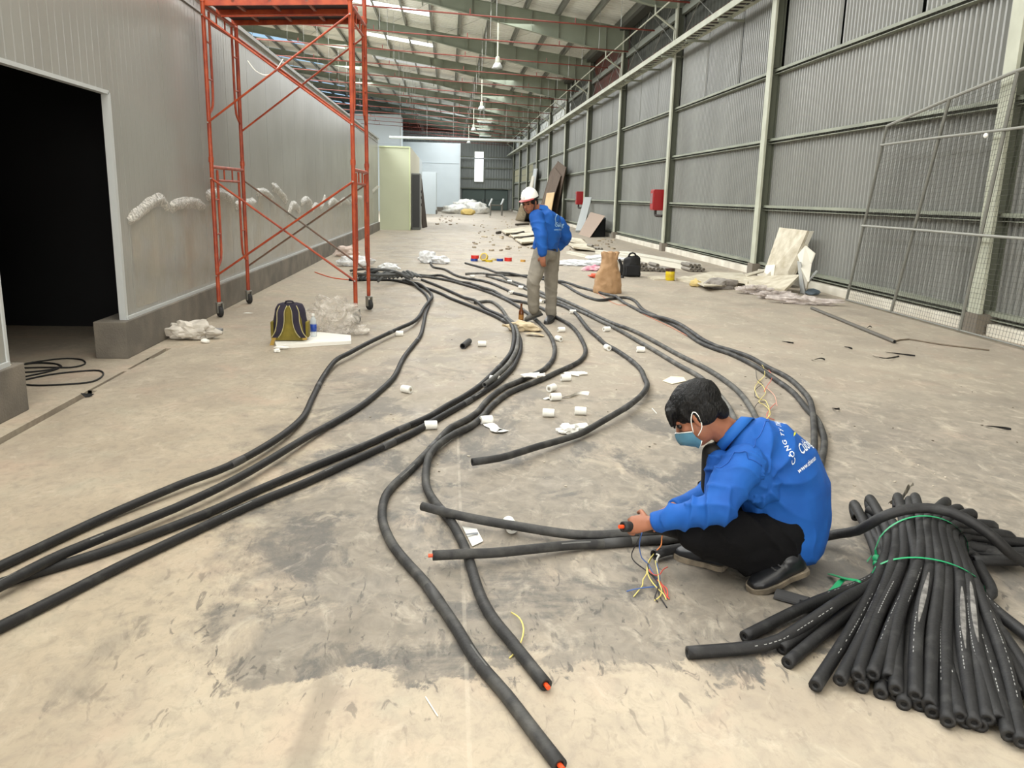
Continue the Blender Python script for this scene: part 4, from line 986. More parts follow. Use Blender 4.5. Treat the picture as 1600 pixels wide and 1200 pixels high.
def head(mb, c, fwd, up, s=1.0, ears=True):
    """skull, jaw, brow, nose, lips, chin and ears about the centre c"""
    f = Vector(fwd).normalized(); u = Vector(up); u = (u-f*u.dot(f)).normalized(); r = f.cross(u)
    M = Matrix((r, f, u)).transposed(); c = Vector(c); at_ = lambda x, y, z: c+(r*x+f*y+u*z)*s
    mb.ell(at_(0, -.012, .035), (.074*s, .096*s, .086*s), M); mb.ell(at_(0, .022, -.03), (.062*s, .068*s, .075*s), M)
    mb.ell(at_(0, .045, -.075), (.036*s, .034*s, .03*s), M)                       # chin
    mb.ell(at_(0, .068, .028), (.05*s, .02*s, .014*s), M)                         # brow
    for x in (-1, 1): mb.ell(at_(.038*x, .055, -.012), (.02*s, .022*s, .018*s), M)  # cheeks
    mb.cap(at_(0, .084, .012), .008*s, at_(0, .104, -.02), .0125*s, 10)           # nose
    for x in (-1, 1): mb.ell(at_(.011*x, .093, -.024), (.008*s, .01*s, .007*s), M)
    mb.ell(at_(0, .083, -.047), (.02*s, .011*s, .006*s), M); mb.ell(at_(0, .081, -.057), (.017*s, .011*s, .006*s), M)
    if ears:
        for x in (-1, 1):
            mb.ell(at_(.076*x, -.008, .0), (.008*s, .018*s, .031*s), M); mb.ell(at_(.075*x, -.002, -.02), (.008*s, .011*s, .013*s), M)
    return at_, M
skin = mat('skin', (156, 104, 80), .5, rgb2=(142, 92, 68), vscale=12, spec=.35)
hairm = mat('hair', (7, 7, 7), .5, rgb2=(15, 14, 14), vscale=60, stretch=(1, 1, .25), bump=.5, bscale=160, spec=.25)
blue = mat('blue_shirt', (30, 90, 170), .7, rgb2=(25, 78, 154), vscale=7, bump=.12, bscale=420, spec=.25)
trs_black = mat('black_trousers', (15, 15, 17), .9, bump=.25, bscale=300, spec=.15)
trs_grey = mat('grey_trousers', (136, 130, 118), .85, rgb2=(120, 114, 102), vscale=8, bump=.2, bscale=200)
shoe_m = mat('black_shoe', (14, 15, 18), .4, rgb2=(34, 36, 40), vscale=14)
sole_m = mat('shoe_sole', (134, 122, 104), .85, rgb2=(96, 88, 76), vscale=20)
def shoe(heel, toe, up, w_, parent, name='shoe', upper=shoe_m, sole=sole_m, h=.075, voxel=.006):
    heel = Vector(heel); toe = Vector(toe); d = (toe-heel); L = d.length; d.normalize(); up = Vector(up); up = (up-d*up.dot(d)).normalized(); s = d.cross(up)
    mb = MB(); mb.loft([(heel+d*.005+up*.03, s*w_*.55, up*.02), (heel+d*.03+up*.045, s*w_*.8, up*.042), (heel+d*L*.35+up*.045, s*w_*.85, up*.044), (heel+d*L*.6+up*.036, s*w_, up*.032), (heel+d*L*.85+up*.03, s*w_*.9, up*.024), (heel+d*(L-.008)+up*.026, s*w_*.5, up*.015)], 16)
    mb.ell(heel+d*.075+up*.075, (w_*.85, .055, h*.55), Matrix((s, d, up)).transposed())
    sh = put_skin(name, fuse(mb, voxel, 4), upper, parent)
    out = [(.0, .5), (.02, .8), (.1, .92), (.35, .84), (.62, 1.05), (.82, .98), (.95, .68), (1.0, .3)]
    pts = [heel+d*L*a+s*w_*b*1.08 for a, b in out]+[heel+d*L*a-s*w_*b*1.08 for a, b in out[::-1]]
    put('sole', MB().slab(pts, up*.022), sole, sh)
    lm = MB()
    for k in range(4): q = heel+d*(L*.42+.022*k)+up*(.092-.011*k); lm.cap(q-s*.022, .0035, q+s*.022, .0035, 6)
    put('laces', lm, mat('laces', (60, 60, 62), .8), sh, kind='stuff')
    return sh

# --- man crouching over the cables, seen from his left
c0 = Vector((1.25, 3.05, 0))
man = root('person', c0, 'man crouching in blue shirt, black trousers and face mask, gripping a pipe end', 'person', None)
Lh, Rh = Vector((1.40, 3.02, .19)), Vector((1.47, 3.21, .19))
Lk, Rk = atY(1088, 832, 2.93), Vector((1.15, 3.27, .28))
La, Ra = Vector((1.33, 3.0, .085)), Vector((1.15, 3.15, .09))
Sl, Sr = atY(1152, 722, 2.93), atY(1188, 692, 3.27)
El, Er = atY(1126, 792, 2.83), atY(1102, 778, 3.22)
Wl, Wr = atY(1020, 817, 2.97), atY(1050, 795, 3.10)
pel, lum, mid, upb, nek = Vector((1.43, 3.11, .17)), Vector((1.45, 3.11, .27)), Vector((1.40, 3.11, .40)), Vector((1.29, 3.10, .51)), Vector((1.165, 3.09, .575))
hc = atY(1090, 650, 3.07)
HF = Vector((-.70, .25, -.66)).normalized(); HU = Vector((-.55, .22, .80))
Lx = (Sl-Sr).normalized()
b = MB()
at_h, HM = head(b, hc, HF, HU, 1.03)
b.cap(at_h(0, -.02, -.04), .055, nek, .06); b.loft([(pel+Vector((-.03, 0, .03)), Lx*.09, (.06, 0, .03)), (lum, Lx*.11, (.08, 0, .02)), (mid, Lx*.14, (.075, 0, .055)), (upb, Lx*.15, (.05, 0, .075)), (nek, Lx*.08, (.03, 0, .06))], 16)
for S, E, W_ in ((Sl, El, Wl), (Sr, Er, Wr)): b.cap(S, .05, E, .038, 12); b.cap(E, .038, W_, .026, 12)
for H_, K, A in ((Lh, Lk, La), (Rh, Rk, Ra)): b.cap(H_.lerp(K, .2), .06, K, .05, 12); b.cap(K, .05, A, .036, 12)
b.cap(La, .036, La+Vector((-.09, -.05, -.05)), .025, 10); b.cap(Ra, .036, Ra+Vector((-.1, .08, -.055)), .025, 10)
dl = (atY(988, 820, 3.02)-Wl).normalized()
hand(b, Wl+dl*.01, dl, (-.1, -.75, .6), 1.05, .95, thumb=1)
dr = (atY(1003, 815, 3.08)-Wr).normalized()
hand(b, Wr+dr*.005, dr, (.1, .5, .8), .95, .95, thumb=-1)
put_skin('body', fuse(b, .0048, 5), skin, man)
# eyes under the brow
for x in (-1, 1): put('eye', MB().ell(at_h(.03*x, .072, .012), .012), mat('eye_dark', (26, 20, 18), .3), man, smooth=True)
# hair: thick cap with a heavy fringe and tufts
b = MB(); b.ell(at_h(0, -.022, .05), (.09, .112, .09), HM)
for k in range(0):
    th = random.uniform(0, 2*PI); ph = random.uniform(.1, 1.25)
    b.ell(at_h(.086*math.sin(ph)*math.cos(th), -.02+.108*math.sin(ph)*math.sin(th), .052+.09*math.cos(ph)), (random.uniform(.016, .024), random.uniform(.026, .04), .009), HM @ Matrix.Rotation(th+random.uniform(-.6, .6), 3, 'Z') @ Matrix.Rotation(random.uniform(-.5, .5), 3, 'X'), 8, 6)
for k in range(17): b.cap(at_h(-.064+.008*k, .066, .082), .017, at_h(-.066+.0083*k+random.uniform(-.004, .004), .088, .034+random.uniform(-.016, .006)), .006, 8)
b.ell(at_h(0, .044, .078), (.072, .046, .038), HM)
for x in (-1, 1): b.ell(at_h(.074*x, -.042, .0), (.016, .05, .045), HM); b.cap(at_h(.075*x, .022, .05), .014, at_h(.079*x, .02, .008), .005, 8)
b.ell(at_h(0, -.082, -.012), (.066, .034, .06), HM)
put_skin('hair', fuse(b, .0055, 4, lambda p: .0035*noise.noise(Vector((p.x*38, p.y*38, p.z*14)))+.0018*noise.noise(p*120)), hairm, man)
# mask and ear loops
vs = []; nu, nv = 15, 9
for i in range(nv):
    v = i/(nv-1)
    for j in range(nu):
        u = -1+2*j/(nu-1); a = u*1.32
        z = .0-.098*v; rad = .078+.016*math.sin(PI*min(1, v*1.15))*(1-abs(u)**2); rad *= 1-.38*max(0, v-.5)/.5
        vs.append(at_h(math.sin(a)*.077*(1-.10*v*(1-abs(u))), .018+math.cos(a)*(rad+.006)+(.012 if abs(u) < .12 else 0)*(1-v), z-.006*(1-abs(u))-.026*(abs(u)**2.5)*(1-1.9*v)+.002*(i % 2)))
mm = MB().add(vs, [(i*nu+j, i*nu+j+1, (i+1)*nu+j+1, (i+1)*nu+j) for i in range(nv-1) for j in range(nu-1)])
mk = put('face_mask', mm, mat('mask_blue', (92, 142, 164), .7, rgb2=(74, 124, 148), vscale=6), man, smooth=True, label='pale blue pleated face mask')
for x in (-1, 1):
    e = at_h(.083*x, -.012, .034)
    put('ear_loop', MB().tube(catmull([at_h(.077*x, .036, -.03), at_h(.083*x, .014, .012), e, at_h(.086*x, -.02, .012), at_h(.083*x, -.004, -.03), at_h(.076*x, .03, -.05)], .01), .0019, 6), 'white_tape', mk, smooth=True)
put('mask_edge', MB().tube([vs[i] for i in range(nu)], .002, 5).tube([vs[(nv-1)*nu+i] for i in range(nu)], .002, 5), 'white_tape', mk, smooth=True, kind='stuff')
# shirt
b = MB()
b.loft([(Vector((1.475, 3.08, .062)), Lx*.10, (.055, 0, -.02)), (Vector((1.475, 3.09, .10)), Lx*.16, (.095, 0, -.03)), (Vector((1.465, 3.10, .16)), Lx*.185, (.125, 0, -.03)), (Vector((1.455, 3.11, .23)), Lx*.19, (.14, 0, .0)), (Vector((1.435, 3.11, .32)), Lx*.19, (.14, 0, .05)),
        (Vector((1.38, 3.105, .43)), Lx*.19, (.115, 0, .085)), (Vector((1.28, 3.10, .525)), Lx*.185, (.07, 0, .10)), (Vector((1.20, 3.09, .57)), Lx*.14, (.05, 0, .085)), (nek+Vector((-.01, 0, .008)), Lx*.075, (.03, 0, .07))], 24)
b.cap(Vector((1.22, 3.07, .44)), .10, Vector((1.30, 3.08, .33)), .11, 14)
b.cap(atY(1123, 722, 3.02), .05, atY(1122, 775, 3.03), .058, 14)
b.cap(Sl+Vector((.03, 0, -.01)), .082, Sl.lerp(El, .5), .077, 16); b.cap(Sl.lerp(El, .5), .077, El, .064, 16)
b.cap(Sl+Vector((.07, .04, -.05)), .085, Vector((1.22, 2.98, .42)), .08, 14)
b.cap(Sr, .075, Er, .06, 14); b.cap(El, .064, Wl.lerp(El, .22), .043, 16); b.cap(Er, .058, Wr.lerp(Er, .25), .04, 14)
def cuff(mb, W_, E, r):
    t = (E-W_).normalized(); a = t.orthogonal().normalized(); c = t.cross(a)
    mb.loft([(W_+t*.0, a*r, c*r), (W_+t*.008, a*(r+.003), c*(r+.003)), (W_+t*.06, a*(r+.005), c*(r+.005)), (W_+t*.08, a*(r-.002), c*(r-.002))], 18)
cuff(b, Wl+(El-Wl).normalized()*.005, El, .037); cuff(b, Wr+(Er-Wr).normalized()*.01, Er, .036)
arm_dir = (Wl-El).normalized()
def shirt_fold(p):
    d = 0.0
    t = (p-El).dot(arm_dir)/(Wl-El).length
    near = (p-(El+arm_dir*max(0, min(1, t))*(Wl-El).length)).length
    if near < .09 and -.35 < t < 1: d += .021*ridge(p, arm_dir*.8+Vector((0, 0, .55)), 62, 3)*(1 if t < .8 else .3)
    t2 = (p-Sl).dot((El-Sl).normalized())
    if (p-Sl.lerp(El, .6)).length < .17: d += .016*ridge(p, (.25, .35, .9), 40, 5)
    # drag lines from the armpit over the back and down to the hem
    ap = Vector((1.2, 2.92, .45)); q = p-ap; ang = math.atan2(q.z, q.x); dist = q.length
    if .05 < dist < .42 and q.x > -.02: d += .024*(1-abs(math.sin(ang*5+noise.noise(p*2.5)*1.2)))*min(1, dist/.1)*max(0, 1-dist/.42)
    if p.z < .30 and p.x > 1.25: d += .014*ridge(p, (.75, -.3, .25), 38, 9)*min(1, (.30-p.z)/.1)
    return d+.0025*noise.noise(p*14)
shm = fuse(b, .0065, 5, shirt_fold); 
bv = [v.co.copy() for v in shm.vertices]; bf = [tuple(p.vertices) for p in shm.polygons]; BV = BVHTree.FromPolygons(bv, bf)
shirt = put_skin('shirt', shm, blue, man)
# turned-down collar
cn = nek+Vector((-.028, -.003, .022)); cu = (at_h(0, -.02, -.05)-nek).normalized(); cr = Lx; cf = cu.cross(cr).normalized()
if cf.x > 0: cf = -cf
vs = []; nn_ = 22
for i in range(nn_+1):
    a = -2.55+5.1*i/nn_           # 0 = nape
    o_ = cr*math.sin(a)-cf*math.cos(a); front = abs(a)/2.55
    base = cn+o_*.068-cu*.012
    vs += [base, cn+o_*.072+cu*.030*(1-.4*front), cn+o_*.080+cu*.030*(1-.4*front), cn+o_*(.098+.018*front)-cu*(.020+.018*front), cn+o_*(.093+.018*front)-cu*(.022+.018*front)]
put('collar', MB().add(vs, [(i*5+j, i*5+j+1, (i+1)*5+j+1, (i+1)*5+j) for i in range(nn_) for j in range(4)]), mat('collar_blue', (34, 96, 176), .7, spec=.25), man, smooth=True)
# black T-shirt showing in the open shirt front
put_skin('undershirt', fuse(MB().cap(atY(1113, 708, 3.06), .042, atY(1112, 760, 3.08), .044).cap(atY(1130, 695, 3.08), .04, atY(1135, 745, 3.10), .06), .008, 4), 'black', man)
# stitched seams: shoulder yoke and sleeve head, lying on the cloth
def on_cloth(P, out=.4, lift=.0015, view=None):
    r_ = []
    for p in P:
        h = BV.find_nearest(p); r_.append(h[0]+h[1]*lift)
    return r_
yoke = on_cloth(catmull([atY(1112, 706, 2.88), atY(1145, 700, 2.84), atY(1172, 712, 2.84), atY(1190, 728, 2.86)], .012))
put('sleeve_seam', MB().tube(yoke, .0018, 5), mat('seam_blue', (20, 78, 160), .7), shirt, smooth=True)
yk = on_cloth(catmull([atY(1183, 690, 2.9), atY(1190, 675, 3.0), atY(1196, 664, 3.1), atY(1204, 655, 3.25)], .012))
put('yoke_seam', MB().tube(yk, .0018, 5), 'seam_blue', shirt, smooth=True)
put('placket_button', MB().ell(on_cloth([atY(1152, 786, 2.9)])[0], (.005, .004, .005)), 'white_tape', shirt, smooth=True)
# printed lettering on the back, laid onto the cloth
def letters(txt, size):
    cu_ = bpy.data.curves.new('t', 'FONT'); cu_.body = txt; cu_.size = size; cu_.resolution_u = 2; cu_.align_x = 'LEFT'; cu_.offset = size*.012
    o = bpy.data.objects.new('t', cu_); COL.objects.link(o); dg = bpy.context.evaluated_depsgraph_get(); ev = o.evaluated_get(dg)
    me = bpy.data.meshes.new_from_object(ev); v = [(a.co.x, a.co.y) for a in me.vertices]; f = [tuple(p.vertices) for p in me.polygons]
    wd = (max(a[0] for a in v)) if v else 0
    bpy.data.objects.remove(o); bpy.data.curves.remove(cu_); bpy.data.meshes.remove(me); return v, f, wd
def print_on(name, bvh, cen, uax, vax, items, m, parent, far=.5):
    u = Vector(uax).normalized(); v = Vector(vax); v = (v-u*v.dot(u)).normalized(); n = u.cross(v); mb = MB()
    for (pts, fs) in items:
        vs, ok = [], True
        for (a, c) in pts:
            o = Vector(cen)+u*a+v*c+n*far; h = bvh.ray_cast(o, -n, far*2)
            if h[0] is None: ok = False; vs.append(o-n*far)
            else: vs.append(h[0]+h[1]*.0022)
        if ok: mb.add(vs, fs)
    if mb.v: return put(name, mb, m, parent, kind='stuff')
def arc_text(txt, size, R, a0, cx=0, cy=0):
    """letters set round an arc, reading clockwise from angle a0 (radians, measured from +v)"""
    it = []; s = 0
    for ch in txt:
        if ch == ' ': s += size*.35; continue
        v, f, wd = letters(ch, size)
        a = a0+(s+wd/2)/R
        it.append(([(cx+(R+y)*math.sin(a)+(x-wd/2)*math.cos(a), cy+(R+y)*math.cos(a)-(x-wd/2)*math.sin(a)) for x, y in v], f)); s += wd+size*.09
    return it
def line_text(txt, size, x0, y0, slant=0.0, rot=0.0):
    v, f, wd = letters(txt, size); c, s = math.cos(rot), math.sin(rot)
    return [([(x0+(x+y*slant)*c-y*s, y0+(x+y*slant)*s+y*c) for x, y in v], f)]
ink = mat('print_white', (222, 232, 240), .7); yel = mat('print_yellow', (214, 220, 60), .7)
bu = -Lx; bw = (nek-Vector((1.43, 3.11, .33))).normalized(); bc = Vector((1.385, 3.10, .45))+bw*.085+bu*.035
items = arc_text('CÔNG TY TNHH-TE', .030, .12, -1.85, 0, -.03)+line_text('Cường', .06, -.07, -.055, .15)+line_text('www.thienan', .026, -.115, -.105, .1)
print_on('back_print', BV, bc, bu, bw, items, ink, shirt)
print_on('back_print', BV, bc, bu, bw, [([(-.05, .02), (0, .032), (.05, .025), (.0, .022)], [(0, 1, 2, 3)])], yel, shirt)
# trousers
b = MB()
b.loft([(Vector((1.43, 3.11, .11)), Lx*.08, (.06, 0, 0)), (Vector((1.42, 3.11, .18)), Lx*.12, (.09, 0, 0)), (Vector((1.41, 3.11, .28)), Lx*.125, (.08, 0, 0)), (Vector((1.40, 3.11, .33)), Lx*.10, (.07, 0, 0))], 20)
for H_, K, A, fs in ((Lh, Lk, La, 1), (Rh, Rk, Ra, 1)):
    b.cap(H_.lerp(K, .16), .09, K, .078, 16); b.cap(K, .076, A+Vector((0, 0, .012)), .062, 16)
b.cap(Vector((1.22, 3.0, .17)), .10, Vector((1.34, 3.02, .16)), .10, 14); b.cap(Lk+Vector((.03, .02, -.04)), .062, La+Vector((-.06, 0, -.01)), .06, 14)
b.cap(Vector((1.10, 3.1, .15)), .085, Vector((1.3, 3.13, .16)), .09, 14); b.cap(Vector((1.13, 3.17, .10)), .07, Vector((1.10, 3.05, .15)), .075, 14)
put_skin('trousers', fuse(b, .008, 5, lambda p: .016*ridge(p, (.8, .2, .5), 36, 2)+.002*noise.noise(p*16)), trs_black, man)
shoe(Vector((1.445, 2.99, .055)), Vector((1.19, 2.905, .0)), (.2, -.03, 1), .047, man)
shoe(Vector((1.165, 3.10, .004)), Vector((.985, 3.25, .0)), (0, 0, 1), .046, man)

# --- man standing farther off with a white helmet, looking down
YS = 10.1
man2 = root('person', Vector((1.15, 10.05, 0)), 'man standing stooped in white helmet, blue work shirt and grey trousers', 'person', None)
J = lambda x, y, Y=YS: atY(x, y, Y)
pel = J(852, 391); sl, sr = J(838, 340, 9.93), J(873, 349, 10.28)
el, er = J(846, 370, 9.82), J(884, 368, 10.35); wl, wr = J(848, 398, 9.8), J(873, 388, 10.45)
hl, hr = J(846, 396, 10.02), J(862, 396, 10.2)
kl, kr = J(833, 441, 9.9), J(861, 444, 10.2); al, ar = J(834, 483, 9.93), J(861, 490, 10.17)
al.z = max(al.z, .1); ar.z = .09
nk = J(848, 327, 10.1); hc2 = J(828, 318, 10.0)
F2 = Vector((-.60, -.74, -.26)).normalized(); U2 = Vector((-.26, -.16, .95))
ax = (sl-sr).normalized()
b = MB(); at2, M2 = head(b, hc2, F2, U2, 1.05)
b.cap(at2(0, -.02, -.05), .055, nk, .06)
mid2 = J(858, 362); up2 = J(857, 340)
fwd2 = Vector((ax.y, -ax.x, 0)).normalized()
b.loft([(pel, ax*.13, fwd2*.09), (mid2, ax*.13, fwd2*.09), (up2, ax*.16, fwd2*.09), (nk, ax*.08, fwd2*.06)], 16)
for S, E, W_ in ((sl, el, wl), (sr, er, wr)): b.cap(S, .05, E, .04, 12); b.cap(E, .04, W_, .028, 12)
for H_, K, A in ((hl, kl, al), (hr, kr, ar)): b.cap(H_, .08, K, .055, 12); b.cap(K, .055, A, .04, 12)
hand(b, wl, (.05, 0, -1), (-.5, -.8, .1), .45, 1.0, thumb=1); hand(b, wr, (-.5, .1, -.7), (.6, .4, .2), .6, 1.0, thumb=-1)
put_skin('body', fuse(b, .0085, 3), skin, man2)
for x in (-1, 1):
    put('eye', MB().ell(at2(.031*x, .075, .010), (.014, .012, .008), M2), 'eye_dark', man2, smooth=True)
    put('eyebrow', MB().cap(at2(.018*x, .088, .03), .005, at2(.046*x, .076, .03), .004, 8), 'hair', man2, smooth=True)
put('mouth', MB().ell(at2(0, .094, -.054), (.021, .008, .0035), M2), mat('lips', (126, 66, 58), .5), man2, smooth=True)
b = MB(); b.ell(at2(0, -.02, .03), (.084, .104, .086), M2); b.ell(at2(0, -.07, -.012), (.068, .045, .05), M2)
for x in (-1, 1): b.cap(at2(.077*x, .018, .04), .014, at2(.078*x, .014, -.004), .007, 8)
put_skin('hair', fuse(b, .009, 2, lambda p: .003*noise.noise(p*50)), hairm, man2)
prof = [(.128, -.005), (.134, .0), (.134, .012), (.130, .03), (.122, .065), (.105, .10), (.075, .128), (.04, .142), (.004, .146)]
hb = at2(0, -.02, .060); HM2 = M2 @ Matrix.Diagonal((.74, .90, .80))
hel = put('helmet', MB().lathe(hb, prof, 28, HM2), mat('helmet_white', (238, 238, 232), .3), man2, smooth=True)
br = []
for i in range(13):
    a = -1.15+2.3*i/12; r0, r1 = .13, .13+.055*math.cos(a*1.1)
    br += [hb+HM2 @ Vector((math.sin(a)*r0, math.cos(a)*r0, .006)), hb+HM2 @ Vector((math.sin(a)*r1, math.cos(a)*r1, -.008))]
put('peak', MB().add(br+[v-HM2.col[2]*.006 for v in br], [(2*i, 2*i+1, 2*i+3, 2*i+2) for i in range(12)]+[(26+2*i+2, 26+2*i+3, 26+2*i+1, 26+2*i) for i in range(12)]), mat('helmet_red', (150, 34, 36), .4), hel, label='dark red peak')
ridge_p = [hb+HM2 @ Vector((0, .12*math.cos(a), .02+.128*math.sin(a))) for a in [PI*k/12 for k in range(13)]]
put('crown_rib', MB().tube(ridge_p, .012, 8), 'helmet_white', hel, smooth=True)
put('headband', MB().tube([hb+HM2 @ Vector((math.sin(a)*.126, math.cos(a)*.126, -.012)) for a in [2*PI*k/24 for k in range(24)]], .011, 6, closed=True), 'black', hel, smooth=True)
put('chin_strap', MB().tube(catmull([at2(.08, .02, .04), at2(.077, .035, -.03), at2(.04, .05, -.095), at2(0, .05, -.108), at2(-.04, .05, -.095), at2(-.077, .035, -.03), at2(-.08, .02, .04)], .02), .004, 5), 'black', hel, smooth=True)
b = MB()
hem = J(853, 389)
b.loft([(hem+Vector((0, 0, -.02)), ax*.175, fwd2*.125), (pel+Vector((0, 0, .06)), ax*.175, fwd2*.13), (mid2, ax*.175, fwd2*.125), (J(858, 350), ax*.195, fwd2*.12), (up2+Vector((0, 0, .03)), ax*.17, fwd2*.115), (nk+Vector((0, 0, .0)), ax*.085, fwd2*.08)], 22)
for S, E, W_ in ((sl, el, wl), (sr, er, wr)):
    b.cap(S, .09, E, .078, 14); b.cap(E, .078, W_.lerp(E, .12), .056, 14)
sh2 = fuse(b, .011, 4, lambda p: .02*ridge(p, (.3, .2, .9), 24, 4)+.004*noise.noise(p*9))
B2 = BVHTree.FromPolygons([v.co.copy() for v in sh2.vertices], [tuple(p.vertices) for p in sh2.polygons])
shirt2 = put_skin('shirt', sh2, blue, man2)
vs = []
for i in range(17):
    a = -2.3+4.6*i/16; o_ = ax*math.sin(a)+(fwd2 if fwd2.y < 0 else -fwd2)*math.cos(a); base = nk+Vector((-.02, 0, .01))
    vs += [base+o_*.075, base+o_*.078+Vector((0, 0, .035)), base+o_*.105-Vector((0, 0, .02))]
put('collar', MB().add(vs, [(i*3+j, i*3+j+1, (i+1)*3+j+1, (i+1)*3+j) for i in range(16) for j in range(2)]), 'collar_blue', man2, smooth=True)
bk = J(869, 345, 10.0); n_ = Vector((.35, -.94, .1)).normalized(); u_ = Vector((.94, .35, 0)); v_ = n_.cross(u_)
pc = J(868, 345, 10.15)
ring = []
for k in range(18):
    a0, a1 = -1.2-.2*k, -1.2-.2*(k+1); ring.append(([(.085*math.cos(a)*q, .075*math.sin(a)*q+.01) for a, q in ((a0, 1), (a1, 1), (a1, .86), (a0, .86))], [(0, 1, 2, 3)]))
print_on('back_print', B2, pc, u_, (-.1, 0, 1), ring+line_text('Cường', .075, -.09, -.07, .15)+line_text('www.thienan', .034, -.1, -.115, .1), mat('print_pale', (150, 190, 226), .7), shirt2, .35)
b = MB()
b.loft([(pel+Vector((0, 0, .04)), ax*.15, fwd2*.115), (pel+Vector((0, 0, -.05)), ax*.165, fwd2*.125), (pel+Vector((0, 0, -.12)), ax*.15, fwd2*.11)], 18)
for H_, K, A in ((hl, kl, al), (hr, kr, ar)): b.cap(H_, .105, K, .082, 14); b.cap(K, .08, A+Vector((0, 0, .0)), .068, 14)
put_skin('trousers', fuse(b, .011, 4, lambda p: .011*ridge(p, (.25, .1, .95), 24, 6)+.004*noise.noise(p*8)), trs_grey, man2)
put('belt', MB().tube([pel+Vector((0, 0, .015))+ax*.158*math.cos(t)+fwd2*.122*math.sin(t) for t in [2*PI*k/24 for k in range(24)]], .016, 6, closed=True), 'black', man2, smooth=True)
g_shoe = mat('grey_shoe', (92, 88, 80), .7); g_sole = mat('dark_sole', (52, 50, 48), .8)
th = fl(822, 503); hh_ = atY(846, 489, 9.98)
shoe(hh_+Vector((.02, 0, -.02)), th+Vector((-.02, -.01, 0)), (.35, .0, .9), .052, man2, 'shoe', g_shoe, g_sole, voxel=.009)
shoe(fl(866, 496)+Vector((0, .05, 0)), fl(857, 506)+Vector((-.03, -.06, 0)), (0, 0, 1), .05, man2, 'shoe', shoe_m, g_sole, voxel=.009)
# ------------------------------------------------------------------ white wrapping-tape rolls among the pipes
def roll_protos():
    m = MB(); R, H = .029, .082
    m.lathe((0, 0, 0), [(.012, -H/2), (R-.002, -H/2), (R, -H/2+.004), (R, -.012), (R+.001, -.010), (R, -.008), (R, H/2-.004), (R-.002, H/2), (.012, H/2)], 20)
    c = MB(); c.lathe((0, 0, 0), [(.0115, -H/2-.001), (.0115, H/2+.001)], 12)
    t = MB(); t.tube([(.006*math.cos(a)*(1+a/18)*1.5, .006*math.sin(a)*(1+a/18)*1.5, H/2+.001) for a in [k*.5 for k in range(32)]], .0008, 3)
    return m.mesh('roll', smooth=False), c.mesh('core'), t.mesh('winding_line')
rm, cm_, tm = roll_protos()
rm.materials.append(MATS['white_tape']); cm_.materials.append(MATS['tape_core']); tm.materials.append(mat('tape_shade', (176, 174, 166), .8))
proto = None
def tape_roll(px, py, ang, label, up=False, s=1.0):
    """ang: heading of the roll's axis on the floor, degrees from +X"""
    global proto
    p = fl(px, py, .0295*s)
    rot = (PI/2, 0, math.radians(ang)+PI/2) if not up else (0, 0, 0)
    if up: p.z = .041*s
    if proto is None:
        proto = root('tape_roll', p, label, 'tape roll', 'white tape rolls scattered among the pipes')
        for nm, me in (('roll', rm), ('core', cm_), ('winding_line', tm)):
            o = bpy.data.objects.new(nm, me); COL.objects.link(o); o.parent = proto
        proto.rotation_euler = rot; r = proto
    else: r = copy_tree(proto, p, rot, label)
    r.scale = (s, s, s)
    return r
for a in [(635, 608, -35, 'white tape roll alone on the floor right of the second left pipe'),
          (673, 664, 8, 'white tape roll touching the lower of two pipes, left of the unrolled one'),
          (760, 656, 20, 'white tape roll with a loose tail folded on the floor beside it'),
          (773, 592, 160, 'white tape roll half hidden between the curved pipe pair'),
          (862, 606, -130, 'white tape roll turned end on, touching another roll with a long tail'),
          (868, 620, 15, 'white tape roll with a long twisted tail stretched to its right'),
          (857, 645, -8, 'white tape roll nearest the camera of the pair left of the wide bend'),
          (907, 642, -8, 'white tape roll right of its neighbour, in the middle of the wide bend'),
          (884, 590, 8, 'white tape roll lying against a white glove'),
          (908, 668, 20, 'white tape roll behind the wide bent pipe, next to a crumpled one'),
          (949, 543, -75, 'white tape roll seen end on, touching the wide bent pipe'),
          (1001, 546, -4, 'white tape roll right of the wide bent pipe, on bare floor'),
          (948, 514, 25, 'white tape roll lying on the nearer of two dusty pipes'),
          (877, 515, 12, 'white tape roll right of the standing man\'s shoes'),
          (873, 529, -60, 'white tape roll tipped end on, below the roll at the standing man\'s shoes'),
          (753, 537, 2, 'white tape roll beside the short black offcut'),
          (624, 521, 5, 'white tape roll under the lifted pipe near the scaffold'),
          (796, 440, 15, 'white tape roll left of the standing man\'s thigh, farthest one'),
          (814, 449, -20, 'white tape roll just left of the standing man\'s knee'),
          (799, 457, 30, 'white tape roll on a pipe below and left of the man\'s knee'),
          (845, 471, -50, 'white tape roll showing between the standing man\'s legs'),
          (895, 487, 5, 'white tape roll on the pipe right of the standing man\'s ankle'),
          (738, 432, 10, 'tiny far white tape roll on the pipes left of the standing man')]:
    tape_roll(*a)
tape_roll(797, 820, 100, 'white tape roll standing alone behind the pipe near a white card', up=False)
def ribbon_thing(name, pts, wdt, m, label, cat, org, twist=0.0):
    P = catmull(pts, .015); vs = []; mb = MB()
    for i, p in enumerate(P):
        t = (P[min(i+1, len(P)-1)]-P[max(i-1, 0)]).normalized(); s = t.cross(Vector((0, 0, 1))).normalized(); a = twist*i/len(P)
        d = (s*math.cos(a)+Vector((0, 0, 1))*math.sin(a))*wdt/2*(1+.15*math.sin(i*.8))
        vs += [p-d, p+d]
    k = len(vs); up = Vector((0, 0, .0025))
    mb.add(vs, [(2*j, 2*j+1, 2*j+3, 2*j+2) for j in range(len(P)-1)]); mb.add([v+up for v in vs], [(2*j+1, 2*j, 2*j+2, 2*j+3) for j in range(len(P)-1)])
    return put(name, mb, m, label=label, cat=cat, org=org, smooth=True)
